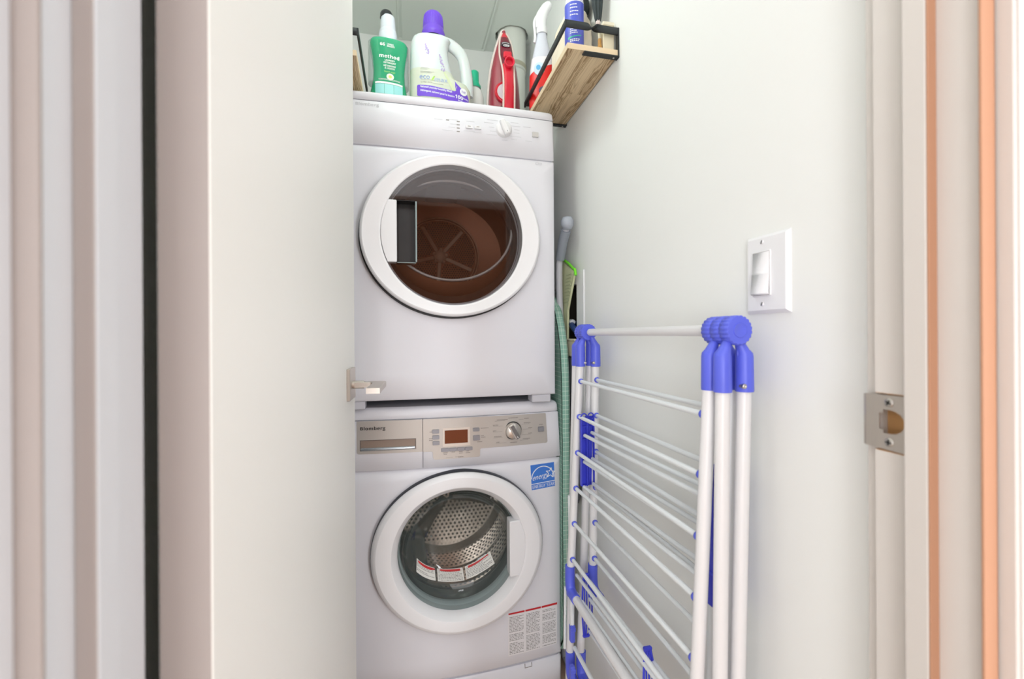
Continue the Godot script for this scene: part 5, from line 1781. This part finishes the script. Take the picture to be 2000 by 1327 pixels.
	for p in [[0.0, 0.016, 0.05], [0.008, 0.021, 0.058], [0.03, 0.022, 0.06], [0.05, 0.018, 0.055], [0.06, 0.01, 0.03]]:
		var ring := sring(Vector3(0, p[0], 0), p[1], p[2], 2.6, 40)
		for j in 40: ring[j] += Vector3(0.002 * sin(j * 1.7), 0.0015 * sin(j * 1.1), 0)
		rings.append(ring)
	g.loft(rings)
	put("pouch_body", g, mat(rgb(34, 42, 42), 0.7), o)
	# cream carton and small wooden brush at the near wall corner
	o = thing("cream_carton", "small cream carton beside the wall at the near end of the right shelf", "carton", V(0.4925, STOP, 1.035))
	g = geo()
	g.box(Vector3(0, 0.034, 0), Vector3(0.029, 0.068, 0.03), 0.0015)
	put("carton_body", g, mat(rgb(238, 228, 200), 0.7), o)
	g = geo()
	g.box(Vector3(0, 0.0725, 0), Vector3(0.031, 0.0085, 0.032), 0.0012)
	put("lid", g, mat(rgb(240, 232, 208), 0.7), o)
	o = thing("wooden_brush", "small brown wooden brush between the bag and the cream carton", "brush", V(0.4715, STOP, 1.028))
	g = geo()
	rings = []
	for p in [[0.0, 0.0045], [0.004, 0.0055], [0.016, 0.005], [0.024, 0.0038], [0.034, 0.0042], [0.038, 0.001]]: rings.append(sring(Vector3(0, p[0], 0), p[1], p[1] * 1.4, 2.2, 20))
	g.loft(rings)
	put("brush_handle", g, mat(rgb(190, 140, 70), 0.55), o)
	g = geo()
	g.lathe([Vector2(0.0036, 0.036), Vector2(0.0045, 0.05), Vector2(0.003, 0.054), Vector2(0, 0.055)], 14)
	put("bristles", g, mat(rgb(232, 222, 196), 0.9), o)

# ------------------------------------------------------------------ drying rack
func rack_tube(o: Node3D, called: String, a: Vector3, b: Vector3, r: float, m: Material) -> void:
	var g := geo()
	g.tube([a, b], r, 16)
	put(called, g, m, o)

func drying_rack() -> void:
	var base := V(0.45, 0, 0.81)
	var o := thing("drying_rack", "folded white laundry drying rack with blue joints leaning by the right wall", "drying rack", base)
	var P := func(x: float, y: float, d: float) -> Vector3: return V(x, y, d) - base
	var R := 0.01
	# leg and wing tubes: [name, top, bottom]
	var wing_x := func(y: float) -> float: return lerpf(0.402, 0.4345, (y - 0.41) / 0.585)
	var wall_x := func(y: float) -> float: return lerpf(0.4575, 0.4698, (y - 0.41) / 0.585)
	for t in [["wing_tube", wing_x, 1.075, 0.41], ["wing_tube", wing_x, 0.572, 0.41], ["wing_tube", wall_x, 1.06, 0.41], ["wing_tube", wall_x, 0.5725, 0.41]]:
		rack_tube(o, t[0], P.call(t[1].call(0.99), 0.99, t[2]), P.call(t[1].call(t[3]), t[3], t[2]), R, M.tube)
	for t in [[0.4357, 0.418, 0.546], [0.4697, 0.438, 0.544], [0.434, 0.406, 1.105], [0.4695, 0.428, 1.092]]:
		rack_tube(o, "leg", P.call(t[0], 0.99, t[2]), P.call(t[1], 0.012, t[2]), R, M.tube)
		var g := geo(P.call(t[1], 0.0, t[2]))
		g.lathe([Vector2(0, 0), Vector2(0.014, 0), Vector2(0.015, 0.004), Vector2(0.012, 0.035), Vector2(0.0112, 0.036)], 20)
		put("foot", g, M.blue_rack, o)
	# elbows and cross bars at the foot of the wings and legs
	for e in [[wing_x.call(0.41), 1.075, 0.572, 0.405], [wall_x.call(0.41), 1.06, 0.5725, 0.41], [0.4125, 1.105, 0.546, 0.165], [0.4375, 1.092, 0.544, 0.17]]:
		rack_tube(o, "cross_bar", P.call(e[0], e[3], e[1] - 0.03), P.call(e[0], e[3], e[2] + 0.03), R, M.tube)
		for s in [[e[1], -1.0], [e[2], 1.0]]:
			var d: float = s[0]; var q: float = s[1]
			var g := geo()
			g.tube(smooth([P.call(e[0] + 0.001, e[3] + 0.062, d), P.call(e[0] + 0.0005, e[3] + 0.03, d), P.call(e[0], e[3] + 0.007, d + q * 0.006), P.call(e[0], e[3], d + q * 0.022), P.call(e[0], e[3], d + q * 0.045)], 5), 0.0124, 16)
			g.box(P.call(e[0], e[3] + 0.001, d), Vector3(0.015, 0.04, 0.022), 0.006)
			put("elbow", g, M.blue_rack, o)
	# rods of the two wings with their blue ferrules
	var hs := [0.9385, 0.8485, 0.757, 0.667, 0.5775, 0.487]
	for w in [[wing_x, 1.065, 0.58], [wall_x, 1.05, 0.58]]:
		for h in hs:
			var x: float = w[0].call(h)
			var y: float = h + (0.004 if w[1] < 1.06 else 0.0)
			rack_tube(o, "rod", P.call(x, y, w[1]), P.call(x, y, w[2]), 0.0046, M.rod)
			for d in [w[1] - 0.002, w[2] + 0.002]:
				var g := rz(P.call(x, y, d))
				g.lathe([Vector2(0.0046, -0.0035), Vector2(0.0068, -0.0035), Vector2(0.0072, 0.0), Vector2(0.006, 0.0025), Vector2(0.0046, 0.0028)], 18)
				put("ferrule", g, M.blue_rack, o)
	# top bar between the hubs
	rack_tube(o, "top_bar", P.call(0.453, 1.0635, 1.055), P.call(0.453, 1.0635, 0.555), 0.0088, M.tube)
	# fluted hubs with their sockets
	for hub in [[0.532, 1.0], [1.062, -1.0]]:
		var sgn: float = hub[1]
		var near_d: float = hub[0] if sgn > 0 else hub[0] 
		var ends := [hub[0], hub[0] + 0.058] if sgn > 0 else [hub[0], hub[0] + 0.05]
		var g := geo()
		for k in 3:
			var a: float = lerpf(ends[0], ends[1], k / 3.0) + (0.0004 if k else 0.0)
			var b: float = lerpf(ends[0], ends[1], (k + 1) / 3.0) - 0.0004
			var rings: Array = []
			for st in [[a, 0.94], [a + 0.001, 1.0], [b - 0.001, 1.0], [b, 0.94]]:
				var ring: Array = []
				for j in 120:
					var t := TAU * j / 120
					var r: float = (0.0198 + 0.0014 * absf(sin(t * 10.0))) * st[1]
					ring.append(P.call(0.453 + cos(t) * r, 1.0635 + sin(t) * r, st[0]))
				rings.append(ring)
			g.loft(rings)
		var hb := put("hub", g, M.blue_rack, o)
		if sgn > 0:
			g = rz(P.call(0.453, 1.0635, ends[0]))
			g.lathe([Vector2(0.0106, -0.001), Vector2(0.0106, 0.0008), Vector2(0.0098, 0.0012), Vector2(0.009, 0.0006), Vector2(0, 0.0006)], 40)
			put("hub_cap", g, M.blue_rack, hb)
		for sk in ([[0.4352, 0.5725], [0.4352, 0.546], [0.4698, 0.5735], [0.4699, 0.544]] if sgn > 0 else [[0.4345, 1.075], [0.4345, 1.103], [0.4698, 1.06], [0.4696, 1.092]]):
			g = geo()
			var x: float = sk[0]; var d: float = sk[1]
			var lean := signf(0.453 - x)
			var rings: Array = []
			for st in [[0.976, 0.0122, 0.0], [0.978, 0.0126, 0.0], [1.0, 0.0124, 0.0], [1.026, 0.012, 0.0], [1.031, 0.0112, 0.0], [1.036, 0.0092, 0.003], [1.045, 0.007, 0.007], [1.052, 0.0055, 0.010]]:
				var ring: Array = []
				for j in 24:
					var t := TAU * j / 24
					ring.append(P.call(x + lean * st[2] + cos(t) * st[1], st[0], d + sin(t) * st[1]))
				rings.append(ring)
			g.loft(rings)
			# gusset web up to the hub
			g.box(P.call(x + lean * 0.006, 1.032, d), Vector3(0.012, 0.028, 0.003), 0.0008)
			put("socket", g, M.blue_rack, o)
	for s in [[0.4612, 0.9845, 0.5335], [0.4605, 0.986, 1.049], [0.4435, 0.985, 1.0655]]:
		var g := geo(P.call(s[0], s[1], s[2]), Basis(Vector3.RIGHT, PI / 2))
		g.lathe([Vector2(0, -0.008), Vector2(0.0034, -0.008), Vector2(0.0038, 0.0), Vector2(0.003, 0.0014), Vector2(0.0012, 0.0016), Vector2(0.001, 0.0004), Vector2(0, 0.0004)], 18)
		put("screw", g, M.steel, o)
	# folded middle shelf: slotted end plates and rods
	for pl in [[0.4315, 1.048, 0.0145], [0.4515, 1.052, 0.0145], [0.4525, 0.592, 0.006], [0.479, 0.592, 0.006]]:
		var g := geo(P.call(pl[0], 0.765, pl[1]))
		var w: float = pl[2]
		g.box(Vector3(-w / 2, 0, 0), Vector3(0.003, 0.175, 0.012), 0.001)
		g.box(Vector3(w / 2, 0, 0), Vector3(0.003, 0.175, 0.012), 0.001)
		g.box(Vector3(0, 0, -0.004), Vector3(w, 0.172, 0.002), 0.0004)
		for y in [-0.085, -0.03, 0.03, 0.062]: g.box(Vector3(0, y, 0), Vector3(w, 0.002, 0.01), 0.0004)
		var ring: Array = []
		for j in 25: ring.append(Vector3(cos(TAU * j / 24) * w * 0.5, 0.0865 + sin(TAU * j / 24) * 0.008, 0.002))
		g.tube(ring, 0.0016, 6, false)
		put("shelf_plate", g, M.blue_dark, o)
	for r in [[0.4325, 0.805], [0.4515, 0.811], [0.431, 0.739], [0.4525, 0.7455], [0.4295, 0.6765], [0.4545, 0.682]]:
		rack_tube(o, "shelf_rod", P.call(r[0], r[1], 1.044), P.call(r[0] + 0.018, r[1], 0.6), 0.0044, M.rod)
	# clamps and lower struts under the near plates
	for c in [[0.449, 0.588], [0.48, 0.586]]:
		var g := geo(P.call(c[0], 0.672, c[1]))
		g.box(Vector3.ZERO, Vector3(0.013, 0.052, 0.014), 0.003)
		put("clamp", g, M.blue_dark, o)
		g = geo(P.call(c[0] + 0.002, 0.676, c[1] - 0.007), Basis(Vector3.RIGHT, PI / 2))
		g.lathe([Vector2(0.0042, 0.0), Vector2(0.004, 0.0015), Vector2(0.0, 0.002)], 18)
		put("clamp_button", g, M.white_plastic, o)
		rack_tube(o, "strut", P.call(c[0], 0.66, c[1]), P.call(c[0] - 0.012, 0.2, c[1] + 0.004), 0.006, M.rod)
	for c in [[0.4125, 1.088, 0.285], [0.4015, 1.06, 0.20]]:
		var g := geo(P.call(c[0], c[2], c[1]))
		g.box(Vector3.ZERO, Vector3(0.013, 0.046, 0.016), 0.003)
		g.box(Vector3(0, 0.012, 0.004), Vector3(0.0145, 0.012, 0.012), 0.002)
		put("clamp", g, M.blue_rack, o)
	rack_tube(o, "strut", P.call(0.4105, 0.64, 1.092), P.call(0.4125, 0.29, 1.088), 0.006, M.rod)
	rack_tube(o, "strut", P.call(0.399, 0.4, 1.1), P.call(0.396, 0.24, 1.1), 0.0035, M.rod)
	rack_tube(o, "shelf_rod", P.call(0.414, 0.255, 1.075), P.call(0.414, 0.255, 0.6), 0.005, M.rod)
	# lower tier: slotted blue grips on pale rods
	for r in [[0.413, 0.452, 1.055], [0.4325, 0.452, 1.05], [0.4115, 0.407, 1.055], [0.4315, 0.41, 1.05], [0.432, 0.33, 1.02]]:
		rack_tube(o, "lower_rod", P.call(r[0], r[1], r[2]), P.call(r[0] + 0.012, r[1], 0.6), 0.0042, M.rod)
	for f in [[0.425, 0.395, 1.025], [0.43, 0.405, 0.745]]:
		var g := geo(P.call(f[0], f[1], f[2]))
		for k in 5:
			var off := (k - 2) * 0.0052
			var pts: Array = []
			for j in 9:
				var t := j / 8.0
				pts.append(Vector3(off * (0.55 + 0.6 * sin(PI * t)) + (0.003 if k > 2 else 0.0) * t, 0.072 - 0.15 * t, 0.006 * sin(PI * t)))
			g.tube(pts, [0.0022, 0.0022, 0.0022, 0.0022, 0.0022, 0.0022, 0.0022, 0.0022, 0.0022] if k in [0, 4] else 0.0017, 7)
		g.box(Vector3(0, 0.072, 0), Vector3(0.017, 0.007, 0.008), 0.002)
		g.box(Vector3(0.001, -0.02, 0.002), Vector3(0.026, 0.006, 0.006), 0.002)
		g.box(Vector3(0, -0.078, 0), Vector3(0.017, 0.007, 0.008), 0.002)
		put("slotted_grip", g, M.blue_dark, o)

# ------------------------------------------------------------------ ironing board and what is behind it
func ironing_board() -> void:
	var base := V(0.4605, 0, 1.46)
	var o := thing("ironing_board", "ironing board with green checked cover standing on end between dryer and wall", "ironing board", base)
	var im := Image.create(128, 128, false, Image.FORMAT_RGB8)
	im.fill(Color8(150, 194, 176))
	var rng := RandomNumberGenerator.new()
	rng.seed = 2
	for y in 128:
		for x in 128:
			var c := Color8(150, 194, 176).lerp(Color8(134, 178, 160), rng.randf() * 0.6)
			if x % 32 < 3 or y % 32 < 3: c = Color8(216, 230, 218)
			im.set_pixel(x, y, c)
	var cover := mat(Color.WHITE, 0.9)
	cover.albedo_texture = ImageTexture.create_from_image(im)
	cover.uv1_triplanar = true
	cover.uv1_scale = Vector3(18, 18, 18)
	var pl := PackedVector2Array()
	# (depth from base, y): near edge, rounded nose on top, far edge
	for q in [[-0.197, 0.14], [-0.2, 0.2], [-0.2, 0.86], [-0.198, 0.94], [-0.188, 1.01], [-0.168, 1.075], [-0.138, 1.13], [-0.098, 1.172], [-0.05, 1.196], [0.0, 1.203], [0.05, 1.196], [0.1, 1.165], [0.15, 1.1], [0.18, 1.0], [0.19, 0.86], [0.19, 0.14], [0.15, 0.09], [-0.16, 0.09]]: pl.append(Vector2(q[0], q[1]))
	var wob := PackedVector2Array()
	for i in pl.size():
		var a := pl[i]; var b := pl[(i + 1) % pl.size()]
		var n := maxi(1, int((b - a).length() / 0.03))
		for j in n: wob.append(a.lerp(b, float(j) / n) + Vector2(rng.randf_range(-0.0016, 0.0016), 0))
	var g := geo(Vector3(-0.0095, 0, 0), Basis(Vector3(0, 0, -1), Vector3.UP, Vector3(1, 0, 0)))
	g.extrude(wob, 0.0, 0.026, 0.007)
	put("cover", g, cover, o, "pale green cover with white check")
	g = geo(Vector3(0.017, 0, 0), Basis(Vector3(0, 0, -1), Vector3.UP, Vector3(1, 0, 0)))
	g.extrude(Geo.inset(pl if not Geometry2D.is_polygon_clockwise(pl) else reversed_poly(pl), 0.03), 0.0, 0.004)
	put("board_panel", g, M.grey_plastic, o)
	# grey tubular leg whose capped foot sticks up above the nose
	g = geo()
	var legp := [Vector3(0.013, 1.39, 0.19), Vector3(0.0135, 1.345, 0.147), Vector3(0.014, 1.30, 0.12), Vector3(0.0145, 1.26, 0.111), Vector3(0.017, 1.15, 0.108), Vector3(0.0285, 0.9, 0.1), Vector3(0.034, 0.3, 0.09), Vector3(0.034, 0.012, 0.09)]
	g.tube(smooth(legp, 5), 0.0105, 14)
	put("leg", g, mat(rgb(206, 206, 212), 0.35), o)
	g = geo()
	g.tube([Vector3(0.014, 1.296, 0.122), Vector3(0.0135, 1.345, 0.15), Vector3(0.013, 1.375, 0.178)], [0.0145, 0.015, 0.0155], 18)
	var cp := put("foot_sleeve", g, mat(rgb(150, 156, 166), 0.5), o)
	g = geo(Vector3(0.0128, 1.395, 0.191))
	g.lathe([Vector2(0, -0.022), Vector2(0.013, -0.019), Vector2(0.0195, -0.006), Vector2(0.0195, 0.006), Vector2(0.014, 0.016), Vector2(0, 0.02)], 24)
	put("foot_cap", g, mat(rgb(168, 174, 184), 0.55), o, "rounded grey rubber foot cap")
	g = geo()
	g.tube([Vector3(0.034, 0.01, 0.16), Vector3(0.034, 0.01, -0.16)], 0.0095, 12)
	put("cross_foot", g, M.grey_plastic, o)
	# hand brush with lime rim
	var b := thing("dustpan", "cream ribbed dustpan with lime green rim peeking out behind the ironing board", "dustpan", V(0.4955, 0.985, 1.31))
	g = geo(Vector3(-0.004, 0, 0), Basis(Vector3(0, 0, -1), Vector3.UP, Vector3(1, 0, 0)))
	g.extrude(PackedVector2Array([Vector2(-0.052, 0.266), Vector2(-0.038, 0.27), Vector2(0.05, 0.31), Vector2(0.06, 0.2), Vector2(0.045, 0.0), Vector2(0.02, 0.0), Vector2(0.012, 0.15)]), 0, 0.008, 0.002)
	put("pan", g, mat(rgb(214, 218, 176), 0.6), b)
	g = geo()
	for i in 9:
		var y := 0.175 + i * 0.0105
		g.box(Vector3(-0.0052, y, -0.02 + (i * 0.0035)), Vector3(0.0022, 0.0035, 0.045), 0.0006)
	put("ribs", g, mat(rgb(196, 202, 160), 0.6), b)
	g = geo()
	g.tube(smooth([Vector3(-0.002, 0.25, 0.056), Vector3(-0.002, 0.268, 0.05), Vector3(-0.002, 0.2735, 0.036), Vector3(-0.002, 0.293, 0.0), Vector3(-0.002, 0.315, -0.05)], 4), 0.0042, 10)
	put("rim", g, mat(rgb(122, 226, 44), 0.4), b, "bright lime green rim")
	# storage tub and grey bag below
	b = thing("storage_tub", "beige plastic tub wedged behind the drying rack and ironing board", "tub", V(0.4965, 0.94, 1.293))
	g = geo()
	g.box(Vector3(0, 0.075, 0), Vector3(0.025, 0.05, 0.094), 0.004)
	put("tub_body", g, mat(rgb(208, 196, 174), 0.6), b)
	g = geo()
	g.box(Vector3(0, 0.1015, 0), Vector3(0.028, 0.006, 0.1), 0.002)
	put("tub_rim", g, mat(rgb(216, 206, 186), 0.6), b)
	b = thing("grey_bag", "dark grey bag hanging below the beige tub", "bag", V(0.4975, 0.55, 1.293))
	g = geo()
	var rings: Array = []
	for p in [[0.0, 0.009, 0.035], [0.02, 0.012, 0.045], [0.2, 0.013, 0.05], [0.36, 0.0125, 0.045], [0.4, 0.012, 0.042], [0.438, 0.011, 0.04]]: rings.append(sring(Vector3(0, p[0], 0), p[1], p[2], 2.6, 32))
	g.loft(rings)
	put("bag_body", g, mat(rgb(92, 96, 100), 0.8), b)

func reversed_poly(pl: PackedVector2Array) -> PackedVector2Array:
	var r := pl.duplicate()
	r.reverse()
	return r

# ------------------------------------------------------------------ wall fittings
func wall_fittings() -> void:
	# light switch
	var base := V(WALL_X, 1.1455, 0.543)
	var o := thing("light_switch", "white rocker light switch on the right wall above the rack", "light switch", base)
	var B := Basis(Vector3(0, 0, -1), Vector3.UP, Vector3(-1, 0, 0))   # local x runs into the closet, z out of the wall
	var g := geo(Vector3.ZERO, B)
	g.extrude(rect(-0.0395, -0.0572, 0.0385, 0.0572), 0.0, 0.0062, 0.0045)
	put("wall_plate", g, M.white_plastic, o)
	g = geo(Vector3.ZERO, B)
	g.extrude(rrect(-0.0105, -0.0325, 0.0235, 0.0335, 0.002), 0.0055, 0.0078, 0.0006)
	put("rocker_frame", g, M.white_plastic, o)
	g = geo(Vector3.ZERO, B)
	g.extrude(rrect(-0.0093, -0.0312, 0.0222, 0.0322, 0.001), 0.0076, 0.0079)
	put("rocker_gap", g, mat(rgb(170, 166, 164), 0.5), o)
	g = geo()
	# rocker: upper half tilts in, lower half stands proud
	var rk: Array = []
	for q in [[0.0315, 0.0082], [0.002, 0.0094], [0.0, 0.0105], [-0.0285, 0.0128], [-0.0298, 0.0122], [-0.0305, 0.0075]]: rk.append([Vector3(-q[1], q[0], 0.0088), Vector3(-q[1], q[0], -0.0216), Vector3(-0.007, q[0], -0.0216), Vector3(-0.007, q[0], 0.0088)])
	for i in rk.size() - 1: g.loft([rk[i], rk[i + 1]], i == 0, i == rk.size() - 2)
	put("rocker", g, M.white_plastic, o)
	for y in [0.0468, -0.0436]:
		g = geo(Vector3(-0.0062, y, -0.006), Basis(Vector3.BACK, PI / 2))
		g.lathe([Vector2(0.0034, -0.001), Vector2(0.003, 0.0008), Vector2(0, 0.001)], 18)
		var s := put("screw", g, M.white_plastic, o)
		g = geo(Vector3(-0.0074, y, -0.006), Basis(Vector3.RIGHT, 0.35))
		g.box(Vector3.ZERO, Vector3(0.0005, 0.0052, 0.0011), 0)
		put("slot", g, M.ink, s)
	# recessed utility box behind the machines
	base = V(WALL_X, 0.985, 1.39)
	o = thing("utility_box", "recessed wall box with wide white frame half hidden behind the ironing board", "wall box", base)
	g = geo()
	var y0 := 0.8 - base.y; var y1 := 1.2126 - base.y
	for b in [[-0.161, -0.105, y0 - 0.04, y1 + 0.037], [0.115, 0.16, y0 - 0.04, y1 + 0.037], [-0.106, 0.116, y1, y1 + 0.037], [-0.106, 0.116, y0 - 0.04, y0]]:
		g.box(Vector3(-0.002, (b[2] + b[3]) / 2, -(b[0] + b[1]) / 2), Vector3(0.0045, b[3] - b[2], b[1] - b[0]), 0.0012)
	put("frame", g, M.white_plastic, o)
	g = geo()
	var depth := 0.1
	g.box(Vector3(depth, (y0 + y1) / 2, -0.005), Vector3(0.004, y1 - y0, 0.222), 0)
	g.box(Vector3(depth / 2, (y0 + y1) / 2, 0.1035), Vector3(depth - 0.008, y1 - y0, 0.003), 0)
	g.box(Vector3(depth / 2, (y0 + y1) / 2, -0.1135), Vector3(depth - 0.008, y1 - y0, 0.003), 0)
	g.box(Vector3(depth / 2, y1 - 0.0018, -0.005), Vector3(depth - 0.008, 0.003, 0.214), 0)
	g.box(Vector3(depth / 2, y0 + 0.0018, -0.005), Vector3(depth - 0.008, 0.003, 0.214), 0)
	put("liner", g, mat(rgb(74, 68, 56), 0.9), o, "dark liner of the recess")
	g = geo()
	g.box(Vector3(0.085, 0.065, 0.02), Vector3(0.02, 0.04, 0.09), 0.004)
	put("valve_block", g, M.dark, o)
	var h := thing("water_hose", "blue-sleeved water hose looping out of the wall box", "hose", V(0.508, 1.03, 1.325))
	g = geo()
	g.tube(smooth([Vector3(0.06, 0.03, -0.03), Vector3(0.03, 0.058, -0.02), Vector3(0.0, 0.062, 0.0), Vector3(-0.008, 0.052, 0.03), Vector3(0.0, 0.032, 0.055), Vector3(0.035, 0.02, 0.05)], 6), 0.009, 12)
	put("hose_loop", g, mat(rgb(34, 58, 110), 0.45), h)
	g = geo()
	g.tube(smooth([Vector3(0.06, -0.01, -0.03), Vector3(0.025, 0.0, -0.02), Vector3(-0.002, 0.003, 0.0), Vector3(-0.004, 0.0, 0.03), Vector3(0.02, -0.005, 0.055)], 6), 0.0075, 12)
	put("hose_tail", g, mat(rgb(40, 80, 160), 0.45), h)
	g = geo()
	g.tube([Vector3(-0.005, 0.066, 0.02), Vector3(0.002, 0.068, -0.015)], 0.0085, 12)
	put("hose_cuff", g, mat(rgb(196, 200, 204), 0.5), h)
	# exhaust duct
	o = thing("exhaust_duct", "white dryer exhaust duct rising through the ceiling hole behind the iron", "duct", V(HOLE.x, 1.705, -HOLE.z))
	g = geo()
	g.lathe([Vector2(0.054, 0.0), Vector2(0.0545, 0.005), Vector2(0.0545, 0.43), Vector2(0.0545, 0.43), Vector2(0.0575, 0.43), Vector2(0.0575, 0.445), Vector2(0.0575, 0.445), Vector2(0.058, 0.65)], 48)
	put("pipe", g, mat(rgb(226, 228, 220), 0.4), o)
	g = geo()
	g.lathe([Vector2(0.0575, 0.44), Vector2(0.0595, 0.442), Vector2(0.0595, 0.456), Vector2(0.058, 0.458)], 48)
	put("joint_band", g, mat(rgb(186, 182, 160), 0.5), o)
